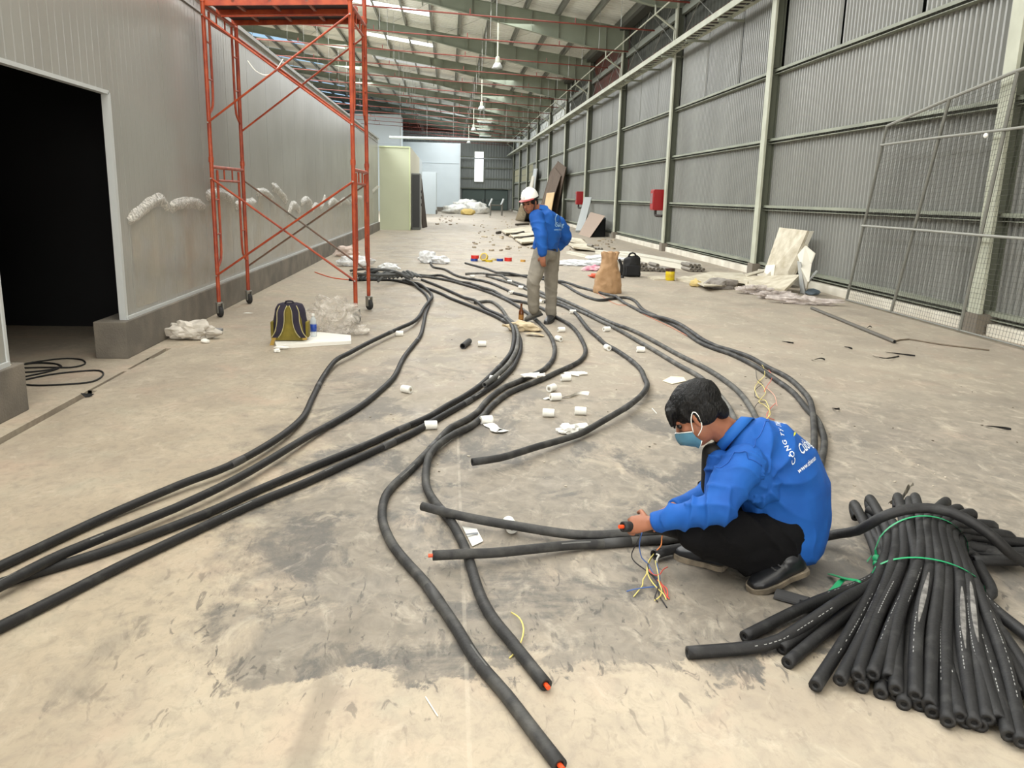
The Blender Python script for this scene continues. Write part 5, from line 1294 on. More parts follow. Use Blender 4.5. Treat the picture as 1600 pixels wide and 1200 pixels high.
ribbon_thing('tape_tail', [fl(762, 662, .012), fl(770, 667, .006), fl(778, 673, .012), fl(789, 672, .004)], .075, 'white_tape', 'broad folded tail of white tape beside its roll, in mid floor', 'tape', fl(770, 668))
ribbon_thing('tape_tail', [fl(874, 621, .004), fl(890, 619, .012), fl(905, 615, .006), fl(920, 615, .012)], .028, 'white_tape', 'narrow twisted tail of white tape stretched right of a roll', 'tape', fl(895, 618), 2.4)
ribbon_thing('tape_tail', [fl(850, 624, .004), fl(856, 622, .01), fl(862, 621, .004)], .03, 'white_tape', 'short stub of white tape left of the long tailed roll', 'tape', fl(856, 622))
# gloves
def glove(px, py, ang, label, s=1.0):
    c = fl(px, py); mb = MB(); d = Vector((math.cos(ang), math.sin(ang), 0)); n = Vector((0, 0, 1)); sd = d.cross(n)
    mb.loft([(c-d*.06*s+n*.012, sd*.045*s, n*.012), (c-d*.02*s+n*.014, sd*.04*s, n*.013), (c+d*.03*s+n*.015, sd*.048*s, n*.014), (c+d*.06*s+n*.013, sd*.046*s, n*.011)], 12)
    for k, (o, l) in enumerate(((.034, .07), (.012, .082), (-.011, .076), (-.033, .06))):
        p = c+d*.055*s+sd*o*s+n*.012; e = p+(d+sd*o*6+n*random.uniform(-.05, .12)).normalized()*l*s; e.z = max(e.z, .009); mb.cap(p, .011*s, e, .009*s, 8)
    p = c+sd*.04*s+n*.013; e = p+(d*.6+sd).normalized()*.055*s; mb.cap(p, .012*s, e, .010*s, 8)
    me = fuse(mb, .0055, 3, lambda p: .003*noise.noise(p*40)); me.transform(Matrix.Translation(-c))
    return put('work_glove', me, 'white_tape', label=label, cat='glove', org=c)
glove(893, 586, .25, 'white work glove with spread fingers beside a tape roll')
glove(826, 598, .35, 'white cloth glove draped over the two pipes, palm up'); bpy.data.objects['work_glove.001'].location.z += .05
def crumple(name, c, size, m, label, cat, seed=0, amp=.35, sub=3, freq=2.2, flat=.0, group=None, parent=None, kind=None, rz_=0.0, put_it=True):
    """creased lump: a ball pushed about by ridged noise and pressed onto the ground"""
    bm = bmesh.new(); bmesh.ops.create_icosphere(bm, subdivisions=sub, radius=1)
    c = Vector(c); Mz = Matrix.Rotation(rz_, 3, 'Z')
    gm = (size[0]*size[1]*size[2])**(1/3)
    for v in bm.verts:
        u_ = v.co.copy(); p = Vector((u_.x*size[0], u_.y*size[1], u_.z*size[2]))/gm; n1 = noise.noise(p*freq*.8+Vector((seed*3.1, 0, 0))); n2 = 1-abs(noise.noise(p*freq*2.3+Vector((0, seed*1.7, 5))))*2
        n3 = noise.noise(p*freq*5+Vector((0, 0, seed)))
        k = 1+amp*n1*1.6+amp*.5*(n2-.4)+amp*.2*n3
        q = Vector((u_.x*size[0]*k, u_.y*size[1]*k, (u_.z*k+.75)*size[2]*.62))
        if q.z < .003: q.z = .003+.004*(n3+.5)
        v.co = c + Mz @ q
    bm.verts.ensure_lookup_table(); mb = MB().add([v.co for v in bm.verts], [[v.index for v in f.verts] for f in bm.faces]); bm.free()
    return put(name, mb, m, parent, smooth=(m == "heap_film"), label=label, cat=cat, group=group, org=None if parent else c, kind=kind)
crumple('crumpled_tape', fl(891, 677), (.075, .045, .06), 'white_tape', 'crumpled wad of white tape behind the wide bent pipe', 'tape', 3)
crumple('cloth_rag', fl(815, 517), (.17, .09, .10), mat('rag_beige', (206, 190, 160), .9, rgb2=(182, 164, 132), vscale=14), 'beige rag bunched in front of the beer bottle', 'rag', 5, .45)
ribbon_thing('cloth_strip', [fl(822, 521, .02), fl(835, 521, .03), fl(850, 525, .006)], .10, 'rag_beige', 'beige cloth strip trailing right of the bunched rag', 'rag', fl(836, 522))
# beer bottle
bp = fl(814, 504)
r = root('beer_bottle', bp, 'brown glass bottle standing at the stooping man\'s toe', 'bottle')
glass = mat('brown_glass', (92, 48, 16), .12)
put('bottle_glass', MB().lathe(bp, [(.026, 0), (.03, .005), (.031, .02), (.031, .12), (.027, .145), (.016, .17), (.0125, .19), (.012, .222), (.0145, .225), (.0145, .235), (.011, .236)], 18), glass, r, smooth=True)
put('label', MB().lathe(bp, [(.0318, .04), (.0318, .10)], 18), mat('bottle_label', (150, 104, 46), .6), r)
# card with a grey line, paper by the head, thin stick and thin yellow wire
q = [fl(722, 823, .004), fl(745, 827, .02), fl(755, 846, .004), fl(738, 854, .004)]
put('white_card', MB().slab(q, (0, 0, .0025)), 'white_tape', label='white card with a grey stripe under the crossing pipes', cat='card', org=q[0])
o = bpy.data.objects['white_card']; put('printed_stripe', MB().slab([fl(728, 834, .0165), fl(747, 832, .0215), fl(747, 834.5, .0205), fl(728, 836, .016)], (0, 0, .0015)), mat('grey_print', (120, 124, 130), .7), o)
q = [fl(1035, 596), fl(1048, 590), fl(1068, 590), fl(1072, 597), fl(1050, 601)]
put('paper_scrap', MB().slab([v+Vector((0, 0, .004+.006*(i % 2))) for i, v in enumerate(q)], (0, 0, .002)), mat('paper_cream', (232, 220, 190), .8), label='cream paper scrap on the floor behind the crouching man\'s hair', cat='paper', org=q[0])
put('thin_stick', MB().tube([fl(665, 1089, .004), fl(684, 1119, .004)], .0022, 6), 'white_tape', label='thin white stick on the floor, left of the longest pipe', cat='stick', org=fl(672, 1100))
put('thin_stick', MB().tube([fl(1019, 638, .004), fl(1026, 646, .004)], .003, 6), 'white_tape', label='tiny pale stick left of the crouching man\'s face', cat='stick', org=fl(1034, 660))
W = lambda rgb, nm: mat(nm, rgb, .45)
yw, rw, bw_, kw, ow, gw = W((222, 206, 120), 'wire_yellow'), W((206, 84, 70), 'wire_red'), W((62, 92, 150), 'wire_blue'), W((30, 28, 32), 'wire_black'), W((206, 120, 56), 'wire_orange'), W((214, 214, 206), 'wire_white')
put('yellow_wire', MB().tube(catmull([fl(799, 957, .01), fl(812, 966, .02), fl(818, 982, .02), fl(815, 1000, .012), fl(806, 1018, .006), fl(796, 1028, .004)], .02), .003, 6), yw, smooth=True, label='single yellow wire curled beside the orange cored pipe', cat='wire', org=fl(812, 990))
wt = root('wire_tangle', fl(1018, 925), 'tangle of coloured wires spilling from the hollow tube at the crouching man\'s knee', 'wire tangle')
def wire(px, m, r=.0026, parent=wt): return put('wire', MB().tube(catmull([fl(a, b, z) for a, b, z in px], .012), r, 6), m, parent, smooth=True)
wire([(1002, 830, .16), (996, 846, .12), (987, 866, .06), (992, 878, .04), (1010, 892, .02), (1024, 905, .02), (1028, 918, .03), (1023, 934, .01), (1028, 940, .006)], kw)
wire([(1003, 832, .16), (999, 852, .10), (1003, 872, .05), (1012, 880, .04), (1020, 895, .03), (1026, 906, .02)], bw_)
wire([(1022, 865, .03), (1013, 878, .04), (1012, 895, .03), (1018, 908, .03), (1030, 922, .02), (1037, 928, .012), (1041, 937, .006)], yw)
wire([(1021, 866, .03), (1012, 884, .03), (1010, 897, .03), (1005, 905, .02), (1004, 914, .015), (1000, 920, .01), (990, 932, .004)], yw)
wire([(1026, 880, .04), (1030, 897, .03), (1030, 908, .03), (1024, 916, .02), (1008, 918, .02), (990, 921, .012), (979, 924, .005)], bw_)
wire([(1024, 876, .04), (1028, 895, .03), (1030, 910, .03), (1034, 922, .015), (1031, 932, .01), (1023, 938, .006)], yw)
wire([(1020, 868, .03), (1012, 882, .04), (1018, 896, .03), (1027, 904, .03), (1028, 915, .02), (1030, 930, .01), (1036, 940, .005), (1042, 949, .004)], kw)
wire([(1028, 904, .03), (1035, 914, .02), (1042, 920, .02), (1043, 931, .01), (1040, 934, .006)], rw); wire([(1027, 906, .03), (1036, 918, .02), (1040, 928, .012), (1046, 936, .005)], rw)
wire([(1014, 890, .04), (1021, 898, .03), (1030, 898, .03), (1036, 890, .03), (1043, 886, .02)], rw)
wire([(1036, 830, .12), (1034, 842, .08), (1033, 852, .06), (1026, 860, .05)], ow); wire([(1036, 830, .12), (1045, 831, .12), (1057, 830, .12)], ow)
wire([(1026, 878, .03), (1027, 872, .05), (1030, 868, .05), (1026, 866, .04)], gw, .004)
w2_ = root('wire_tangle', fl(1196, 620), 'looped yellow and red wires lying beside the pipe behind the crouching man\'s back', 'wire tangle')
def wire2(px, m, r=.0026): return wire([(a, b, .012+.014*((i*7) % 3)) for i, (a, b) in enumerate(px)], m, r, w2_)
wire2([(1184, 566), (1192, 572), (1195, 585), (1190, 592), (1184, 596), (1192, 603), (1196, 614), (1190, 622), (1186, 628), (1196, 634), (1204, 645), (1198, 654)], yw)
wire2([(1192, 590), (1180, 604), (1182, 616), (1188, 624), (1196, 626), (1202, 640), (1200, 654)], yw)
wire2([(1181, 578), (1183, 592), (1190, 598)], kw); wire2([(1192, 600), (1181, 608), (1180, 620), (1190, 624)], kw); wire2([(1197, 628), (1184, 630), (1178, 642), (1184, 650)], kw)
wire2([(1200, 575), (1206, 590), (1198, 604), (1194, 612)], rw); wire2([(1212, 630), (1204, 638), (1198, 650), (1210, 656)], rw); wire2([(1198, 606), (1210, 618), (1214, 634)], W((222, 160, 140), 'wire_pink'))
w3_ = root('wire_run', fl(1000, 500), 'thin orange wire lying along the far twisted pipe pair', 'wire')
wire([(930, 455, .01), (960, 474, .01), (985, 478, .012), (1000, 488, .01), (1025, 500, .01), (1050, 512, .01), (1080, 528, .01)], W((196, 120, 88), 'wire_copper'), .004, w3_)

# ------------------------------------------------------------------ near left: backpack, foam slab, bottle, bags
c = fl(488, 534)
q = [fl(426, 529), fl(432, 546), fl(500, 541), fl(549, 538), fl(548, 529), fl(500, 524)]
sl_ = put('foam_slab', MB().slab([v+Vector((0, 0, .002)) for v in q], (0, 0, .035)), 'white_foam', label='white foam slab on the floor under the olive backpack', cat='foam slab', org=q[0])
put('broken_edge', MB().ell(q[1]+Vector((.05, 0, .02)), (.08, .02, .014), nu=8, nv=6).ell(q[3]+Vector((-.3, .0, .03)), (.12, .03, .016), nu=8, nv=6), 'white_foam', sl_, kind='stuff')
crumple('foam_crumb', fl(433, 550), (.035, .03, .03), 'white_foam', 'white foam crumb below the corner of the foam slab', 'foam scrap', 2, .25, 2)
olive = mat('olive_cloth', (132, 118, 44), .85, rgb2=(112, 100, 36), vscale=9, bump=.2, bscale=200); navy = mat('navy_cloth', (50, 44, 62), .85, rgb2=(40, 36, 50), vscale=10, bump=.2, bscale=220)
tan = mat('tan_web', (170, 140, 66), .8)
bc = fl(453, 538)+Vector((0, .04, .036)); S_ = .345
bp = root('backpack', bc, 'olive and navy backpack standing on the foam slab, straps facing out', 'backpack')
X_, Y_ = Vector((1, .05, 0)), Vector((-.05, 1, 0)); Z_ = Vector((0, 0, 1))
def bpt(x, y, z): return bc+X_*x+Y_*y+Z_*z
b = MB(); b.loft([(bpt(0, .03, .01), X_*.155, Y_*.07), (bpt(0, .03, .05), X_*.175, Y_*.095), (bpt(0, .04, .2), X_*.165, Y_*.10), (bpt(0, .05, .31), X_*.148, Y_*.085), (bpt(0, .055, .36), X_*.12, Y_*.06), (bpt(0, .055, .375), X_*.07, Y_*.03)], 24)
put_skin('pack_body', fuse(b, .009, 3, lambda p: .004*noise.noise(p*14)), navy, bp)
b = MB(); b.loft([(bpt(0, -.055, .015), X_*.15, Z_*.004), (bpt(0, -.056, .016), X_*.15, Z_*.006)], 8)
put('back_panel', MB().slab([bpt(-.145, -.05, .01), bpt(.145, -.05, .01), bpt(.12, -.05, .22), bpt(.075, -.045, .35), bpt(-.075, -.045, .35), bpt(-.12, -.05, .22)], Y_*-.02), olive, bp)
for s in (-1, 1):
    pts = catmull([bpt(.045*s, -.075, .36), bpt(.07*s, -.095, .30), bpt(.075*s, -.10, .20), bpt(.10*s, -.095, .10), bpt(.14*s, -.08, .04)], .02)
    vs = []
    for i, p in enumerate(pts):
        wd = X_*(.034 if i < len(pts)*.7 else .028); vs += [p-wd, p-wd*.9-Y_*.016, p+wd*.9-Y_*.016, p+wd]
    st = put('shoulder_strap', MB().add(vs, [(4*i+j, 4*i+4+j, 4*i+5+j, 4*i+1+j) for i in range(len(pts)-1) for j in range(3)]), navy, bp)
    for e in (-1, 1): put('piping', MB().tube([p+X_*.034*e-Y_*.012 for p in pts], .0045, 6), mat('piping', (190, 180, 130), .7), st, smooth=True)
    put('buckle', MB().bbox(bpt(.15*s, -.085, .035), (.045, .02, .04), .006), tan, bp)
    put('side_pocket', MB().bbox(bpt(.17*s, .03, .11), (.03, .12, .16), .01), olive, bp)
put('top_handle', MB().tube(catmull([bpt(-.04, .02, .365), bpt(-.03, .01, .39), bpt(.03, .01, .39), bpt(.04, .02, .365)], .02), .009, 8), navy, bp, smooth=True)
put('strap_end', MB().slab([bpt(-.19, -.10, -.034), bpt(-.15, -.10, -.034), bpt(-.13, -.085, .05), bpt(-.16, -.085, .05)], Y_*-.004), tan, bp)
c = fl(489, 527, .036)+Vector((0, .05, 0))
wb_ = root('water_bottle', c, 'clear water bottle with blue label right of the olive backpack', 'bottle')
film('pet', (220, 232, 236), .45, .08, 6)
put('bottle_body', MB().lathe(c, [(.028, 0), (.032, .006), (.032, .16), (.026, .185), (.014, .205), (.013, .22)], 18), 'pet', wb_, smooth=True)
put('label', MB().lathe(c, [(.0328, .055), (.0328, .13)], 18), mat('label_blue', (26, 66, 156), .4), wb_, smooth=True)
put('cap', MB().lathe(c, [(.0155, .215), (.0155, .235), (.013, .237)], 14), 'white_tape', wb_)
cb = fl(518, 521); crumple('plastic_bag', cb+Vector((0, .12, 0)), (.30, .24, .34), 'clear_film', 'big crumpled clear plastic bag behind the foam slab', 'plastic bag', 11, .3, 4, 2.6)
crumple('plastic_bag', fl(555, 522), (.14, .10, .10), 'clear_film', 'loose clear plastic corner right of the big clear bag', 'plastic bag', 13, .35, 3, 2.6)
crumple('plastic_bag', fl(296, 531)+Vector((0, .06, 0)), (.24, .12, .17), mat('bag_white', (214, 208, 198), .45, rgb2=(186, 180, 170), vscale=7), 'off-white crumpled plastic bag against the plinth by the doorway', 'plastic bag', 17, .35, 4, 2.4)
q = [fl(322, 524), fl(334, 528), fl(349, 517), fl(337, 516)]
put('grey_tile', MB().slab(q, (0, 0, .03)), mat('tile_grey', (138, 140, 142), .6), label='flat grey tile right of the off-white plastic bag', cat='tile', org=q[0])
crumple('foam_crumb', fl(321, 536), (.045, .03, .04), 'white_foam', 'white foam chunk in front of the grey tile', 'foam scrap', 21, .2, 2)
crumple('foam_crumb', fl(388, 490), (.06, .02, .012), 'white_foam', 'small pale strip between the two left castors', 'foam scrap', 22, .2, 2)
# scrap left by the slot in the floor; cable loops in the doorway
put('torn_strip', MB().slab([fl(126, 615, .004), fl(147, 616, .012), fl(140, 620, .004), fl(133, 621, .004)], (0, 0, .004)), 'black', label='torn black strip lying across the floor slot', cat='scrap', org=fl(132, 618))
cl = root('cable_loops', fl(90, 590), 'loose black cable loops on the dark doorway floor', 'cable')
for L_ in ([(36, 594), (80, 585), (125, 580), (155, 579), (161, 586), (145, 596), (110, 600), (60, 602), (30, 600)], [(30, 590), (70, 582), (92, 575), (90, 569), (60, 567), (30, 570)], [(30, 575), (70, 574), (110, 574), (132, 569), (128, 562), (105, 560), (80, 562), (40, 568)], [(30, 582), (60, 580), (95, 574), (85, 568), (50, 566)]):
    put('cable', MB().tube(catmull([fl(a, b2, .008) for a, b2 in L_], .04), .007, 6), 'black', cl, smooth=True)
tv = root('wall_box', (-5.4, 7.3, 1.9), 'black box hung high inside the dark doorway', 'box')
put('case', MB().bbox((-5.5, 7.3, 1.95), (.3, .9, .75), .02), 'black', tv); put('panel', MB().box((-5.34, 7.3, 1.95), (.02, .8, .65)), mat('dark_glass', (8, 8, 10), .3), tv); put('badge', MB().box((-5.325, 7.1, 2.22), (.01, .08, .03)), mat('badge_grey', (60, 60, 62), .5), tv)
put('bracket', MB().box((-5.5, 7.3, 2.9), (.05, .05, 1.3)), 'black', tv)

# ------------------------------------------------------------------ around the far end of the pipes
crumple('plastic_bag', fl(608, 430)+Vector((0, 0, .07)), (.20, .14, .14), 'white_film', 'white plastic bag lying on top of the far pipe coil', 'plastic bag', 31, .25, 3)
crumple('plastic_bag', fl(668, 411), (.20, .16, .24), 'white_film', 'white plastic bag on the floor, left half of the pair beyond the pipe ends', 'plastic bag', 33, .25, 3)
crumple('plastic_bag', fl(687, 412), (.20, .14, .17), 'white_film', 'flatter white plastic bag, right half of the pair beyond the pipe ends', 'plastic bag', 34, .25, 3)
crumple('plastic_bag', fl(541, 401), (.26, .16, .22), mat('bag_pink', (214, 196, 186), .7), 'pinkish white rubbish bag at the plinth behind the scaffold', 'plastic bag', 35, .35, 3)
crumple('plastic_bag', fl(556, 416), (.36, .2, .2), 'white_film', 'white plastic bag on the floor just behind the right scaffold posts', 'plastic bag', 36, .25, 3)
def roll2(px, py, col, label, R=.085, H=.05, z=0.0, tilt=None, hole=.75):
    p = fl(px, py)+Vector((0, 0, z)); r = root('colour_tape', p, label, 'tape roll', 'coloured tape rolls beyond the pipes')
    M = tilt or Matrix.Identity(3)
    put('tape', MB().lathe(p+Vector((0, 0, 0)), [(R*hole, 0), (R, 0), (R, H), (R*hole, H), (R*hole, .001)], 22, M), col, r)
    put('core', MB().lathe(p, [(R*hole-.001, .0), (R*hole-.001, H)], 18, M), 'tape_core', r); return r
tb, tr_, ty = mat('tape_blue', (30, 66, 150), .35), mat('tape_red', (206, 44, 34), .35), mat('tape_yellow', (206, 176, 30), .35)
roll2(741, 408, tb, 'blue tape roll flat on the floor under a red one', .085, .06); roll2(742, 408, tr_, 'red tape roll stacked on the blue one', .095, .075, .062)
roll2(757, 408, ty, 'yellow tape roll leaning with its open ring facing the camera', .095, .06, .085, Matrix.Rotation(-.5, 3, 'Z') @ Matrix.Rotation(1.15, 3, 'X')); roll2(764, 409, ty, 'yellow tape roll lying flat right of the leaning one', .085, .05)
roll2(772, 407, mat('tape_cream', (206, 190, 130), .5), 'small cream tape roll behind the yellow ones', .06, .05); roll2(781, 408, tb, 'blue tape roll touching the right hand red one', .08, .06)
roll2(794, 408, tr_, 'red tape roll at the right of the blue one, on the floor', .09, .085); roll2(817, 409, mat('tape_tan', (200, 152, 76), .5), 'tan tape roll nearest the standing man\'s hip', .06, .05)

# paper sack, black bag, tin and rubbish right of the standing man
c = fl(951, 459); kraft = mat('kraft', (172, 138, 102), .8, rgb2=(154, 120, 84), vscale=6, bump=.3, bscale=24)
sk_ = root('paper_sack', c, 'brown paper sack with its neck gathered, standing on the floor', 'sack')
secs = []; 
for z, a, b2, dx in ((0, .215, .15, 0), (.02, .225, .16, 0), (.16, .21, .155, .0), (.30, .19, .13, .0), (.42, .15, .10, .005), (.50, .12, .08, .01), (.56, .125, .07, .015), (.66, .165, .035, .02)):
    secs.append((c+Vector((dx, .12, z)), Vector((a, .03, 0)), Vector((-.02, b2, 0))))
b = MB(); b.loft(secs, 26)
me = fuse(b, .016, 2, lambda p: .017*(1-abs(noise.noise(Vector((p.x*8, p.y*8, p.z*6))))*2)+.006*noise.noise(p*16))
put_skin('sack_body', me, kraft, sk_)
put('torn_lip', MB().add([c+Vector((-.12+.03*i, .10+.04*math.sin(i*1.7), .64+.04*((i*3) % 4)/3)) for i in range(10)]+[c+Vector((-.12+.03*i, .10+.03*math.sin(i*1.7), .54)) for i in range(10)], [(i, i+1, i+11, i+10) for i in range(9)]), kraft, sk_)
c = fl(988, 433); bb = root('black_bag', c, 'black bag standing right of the brown paper sack', 'bag')
b = MB(); b.loft([(c+Vector((0, .12, .01)), Vector((.18, 0, 0)), Vector((0, .11, 0))), (c+Vector((0, .12, .2)), Vector((.185, 0, 0)), Vector((0, .12, 0))), (c+Vector((0, .12, .36)), Vector((.16, 0, .01)), Vector((0, .10, 0))), (c+Vector((0, .12, .41)), Vector((.10, 0, .02)), Vector((0, .06, 0)))], 20)
put_skin('bag_body', fuse(b, .016, 2, lambda p: .015*noise.noise(p*10)), 'black', bb)
put('handle', MB().tube(catmull([c+Vector((-.08, .1, .38)), c+Vector((-.05, .06, .46)), c+Vector((.03, .05, .46)), c+Vector((.08, .1, .38))], .03), .018, 8), 'black', bb, smooth=True)
put('front_pocket', MB().bbox(c+Vector((0, -.005, .13)), (.27, .05, .2), .02), mat('black_cloth', (24, 24, 26), .9), bb)
put('loose_strap', MB().tube(catmull([atY(967, 405, 16.0), atY(971, 415, 16.0), fl(970, 431, .03), fl(973, 433, .02)], .05), .03, 6), 'black', bb, smooth=True)
c = fl(1046.5, 438); tin = root('paint_tin', c, 'yellow tin with dark lid on the floor among white boards', 'tin')
put('tin_body', MB().lathe(c, [(.085, 0), (.088, .005), (.088, .175), (.085, .18)], 22), mat('tin_yellow', (206, 182, 22), .35), tin, smooth=True)
put('lid', MB().lathe(c, [(.09, .175), (.09, .225), (.08, .232)], 22), mat('tin_lid', (58, 34, 24), .4), tin)
put('label_mark', MB().lathe(c, [(.0885, .06), (.0885, .12)], 22), mat('tin_label', (190, 160, 30), .4), tin)
crumple('plastic_sheet', fl(905, 414), (.75, .32, .10), 'white_film', 'white plastic sheeting on the floor right of the standing man', 'plastic sheet', 41, .3, 4, 2.5)
crumple('plastic_sheet', fl(945, 408), (.45, .35, .14), 'white_film', 'white plastic film heaped behind the brown paper sack', 'plastic sheet', 42, .3, 3, 2.5)
crumple('pink_bag', fl(928, 423), (.26, .12, .10), mat('pink_bag', (196, 106, 136), .5, rgb2=(226, 200, 200), vscale=9), 'pink and white plastic bag left of the paper sack', 'plastic bag', 43, .35, 3)
crumple('orange_bag', fl(931, 434), (.14, .10, .07), mat('orange_bag', (206, 86, 56), .5), 'orange-red plastic scrap at the foot of the paper sack', 'plastic bag', 44, .35, 3)
# long white beams laid along the wall with grey tube bundles at their ends
def beam(a, b2, wdt, h, label, m='plaster_edge'):
    a = Vector(a); b2 = Vector(b2); d = (b2-a).normalized(); s = Vector((-d.y, d.x, 0))*wdt
    o = put('white_beam', MB().slab([a, b2, b2+s, a+s], (0, 0, h)), m, label=label, cat='beam', group='white beams on the floor', org=a)
    put('side_lip', MB().slab([a-s*.05+Vector((0, 0, h*.8)), b2-s*.05+Vector((0, 0, h*.8)), b2+Vector((0, 0, h*.8)), a+Vector((0, 0, h*.8))], (0, 0, h*.2)), m, o); return o
beam(fl(968, 402), fl(1082, 424), .22, .16, 'long white beam on the floor between the black bag and the wall')
beam(fl(930, 396), fl(996, 408), .16, .10, 'shorter white beam lying behind the brown paper sack')
beam(fl(885, 396), fl(960, 412), .10, .06, 'thin white strip on the floor right of the standing man')
def tubes_cluster(px, py, n, label):
    c = fl(px, py); r = root('tube_stack', c, label, 'tube stack', 'grey tube stacks beside the beams')
    for k in range(n):
        p = c+Vector((.09*(k % 4), .05*(k//4), .05+.085*(k//4))); put('tube', MB().tube([p, p+Vector((-.05, .5, 0))], .042, 10, hole=.7), mat('grey_tube', (126, 120, 110), .7, objvar=.15), r)
tubes_cluster(1080, 425, 7, 'stack of short grey tubes at the near end of the long white beam')
tubes_cluster(1003, 424, 6, 'stack of grey tubes right of the black bag'); tubes_cluster(1028, 425, 5, 'stack of grey tubes left of the yellow tin'); tubes_cluster(926, 392, 5, 'small far stack of grey tubes near the standing man\'s elbow')
# broken plaster boards
def board(pts, th, label, m='plaster', nrm=None, cat='board', name='plaster_board', group='broken plaster boards'):
    pts = [Vector(p) for p in pts]; n = nrm or (pts[1]-pts[0]).cross(pts[2]-pts[0]).normalized()
    if n.z < 0: n = -n
    o = put(name, MB().slab(pts, n*th), m, label=label, cat=cat, group=group, org=pts[0]); return o
LB0 = [fl(1191, 443), fl(1227, 449)]
ta, tc_ = atX(1221, 356, 6.38), atX(1265, 361, 6.38)
o = board([LB0[0], LB0[1], tc_, ta], .05, 'big dirty plaster board leaning on the wall, upright')
put('raw_edge', MB().slab([LB0[1]+Vector((0, -.012, 0)), tc_+Vector((0, -.012, 0)), tc_+Vector((.07, -.012, 0)), LB0[1]+Vector((.07, -.012, 0))], (0, -.01, 0)), 'plaster_edge', o)
put('paper_tear', MB().slab([LB0[0].lerp(ta, .05)+Vector((-.02, -.03, .02)), LB0[0].lerp(LB0[1], .5)+Vector((-.03, -.02, .03)), LB0[0].lerp(tc_, .35)+Vector((-.05, 0, .02)), LB0[0].lerp(ta, .3)+Vector((-.04, 0, .02))], (-.01, -.01, .004)), mat('torn_paper', (236, 230, 214), .9), o)
board([LB0[1]+Vector((-.02, -.10, .3)), LB0[1]+Vector((.05, -.12, .02)), tc_+Vector((-.02, -.05, -.25)), tc_+Vector((-.12, -.05, -.22))], .03, 'narrow plank edge propped on the right of the leaning plaster board')
sh_ = [atX(1246, 398, 5.85), atX(1258, 384, 5.95), atX(1272, 396, 6.0), atX(1266, 412, 5.95), atX(1262, 440, 5.8), fl(1258, 458, .01), fl(1250, 455, .01), atX(1252, 420, 5.8)]
put('torn_sheet', MB().slab(sh_, (.02, -.01, 0)), 'plaster_edge', label='torn white sheet hanging down right of the leaning board', cat='sheet', org=sh_[5])
sh2_ = [atX(1247, 408, 5.78), atX(1252, 409, 5.78), fl(1259, 460, .005), fl(1252, 458, .005)]
put('bent_strip', MB().slab(sh2_, (-.02, -.01, 0)), 'panel_edge', label='bent white strip standing in front of the torn sheet', cat='strip', org=sh2_[2])
put('curved_wire', MB().tube(catmull([fl(1258, 449, .02), atX(1268, 434, 6.1), atX(1276, 424, 6.2)], .05), .02, 6), 'panel_edge', label='thin white rod sticking up to the right of the torn sheet', cat='rod', org=fl(1258, 449))
board([fl(1160, 436, .06), fl(1166, 451, .02), fl(1226, 457, .06), fl(1250, 433, .26)], .045, 'large plaster board lying tilted before the leaning board')
board([fl(1075, 436), fl(1105, 446), fl(1172, 445), fl(1160, 430), fl(1110, 428)], .05, 'wide pale plaster sheet flat on the floor in the middle of the heap')
board([fl(1112, 433, .06), fl(1118, 437, .07), fl(1168, 444, .07), fl(1170, 440, .06)], .03, 'narrow white board lying across the wide pale sheet')
board([fl(1056, 438), fl(1085, 444), fl(1102, 441), fl(1070, 434)], .04, 'white board end right of the yellow tin')
board([fl(1012, 434), fl(1022, 438), fl(1040, 438), fl(1040, 433)], .03, 'small white board left of the yellow tin')
board([fl(1163, 430, .10), fl(1167, 433, .10), fl(1202, 423, .16), fl(1199, 420, .18)], .02, 'thin splintered strip between the post foot and the leaning board')
crumple('plastic_sheet', fl(1180, 459), (.26, .14, .13), 'grey_film', 'greyish plastic film at the left front corner of the tilted board', 'plastic sheet', 51, .45, 4, 2.2)
crumple('plastic_sheet', fl(1215, 467), (.30, .13, .11), 'grey_film', 'greyish plastic film in the middle below the tilted board', 'plastic sheet', 56, .45, 4, 2.2)
crumple('plastic_sheet', fl(1258, 475), (.42, .14, .11), 'grey_film', 'greyish plastic film trailing right towards the iron pole', 'plastic sheet', 52, .45, 4, 2.2, rz_=-.35)
for k, (q, l) in enumerate(((((1085, 441), (1100, 448), (1140, 447), (1125, 441)), 'thin torn board lying over the left edge of the wide pale sheet'), (((1130, 437), (1150, 441), (1178, 436), (1165, 432)), 'broken board tilted between the wide sheet and the post foot'), (((1165, 446), (1180, 452), (1196, 446), (1184, 440)), 'short broken board wedged under the large tilted board'))):
    board([fl(a, b2, .05+.04*((i+k) % 2)) for i, (a, b2) in enumerate(q)], .02, l, nrm=Vector((0, 0, 1)))
crumple('stone_bag', fl(1125, 451), (.26, .16, .18), mat('stone_bag', (150, 144, 136), .8, rgb2=(124, 118, 112), vscale=8), 'grey crumpled bag in front of the wide pale sheet', 'bag', 53, .3, 3)
crumple('yellow_scrap', fl(1086, 448), (.10, .07, .13), mat('straw', (206, 184, 124), .8), 'yellowish packing scrap at the left front of the board heap', 'scrap', 54, .35, 2)
crumple('blue_scrap', fl(1270, 461), (.12, .08, .10), mat('slate_blue', (96, 110, 122), .6), 'small slate blue scrap right of the bent strip', 'scrap', 55, .3, 2)
p0, p1 = fl(1268, 481, .022), fl(1398, 534, .022)
o = put('iron_pole', MB().tube([p0, p1], .022, 10, hole=.75), mat('iron', (84, 80, 72), .5), label='dark iron pole on the floor left of the mesh gate', cat='pole', org=p0)
put('pole_bore_plug', MB().cyl(p1.lerp(p0, .01), p1.lerp(p0, .003), .016, 8), 'bore_shade', o)
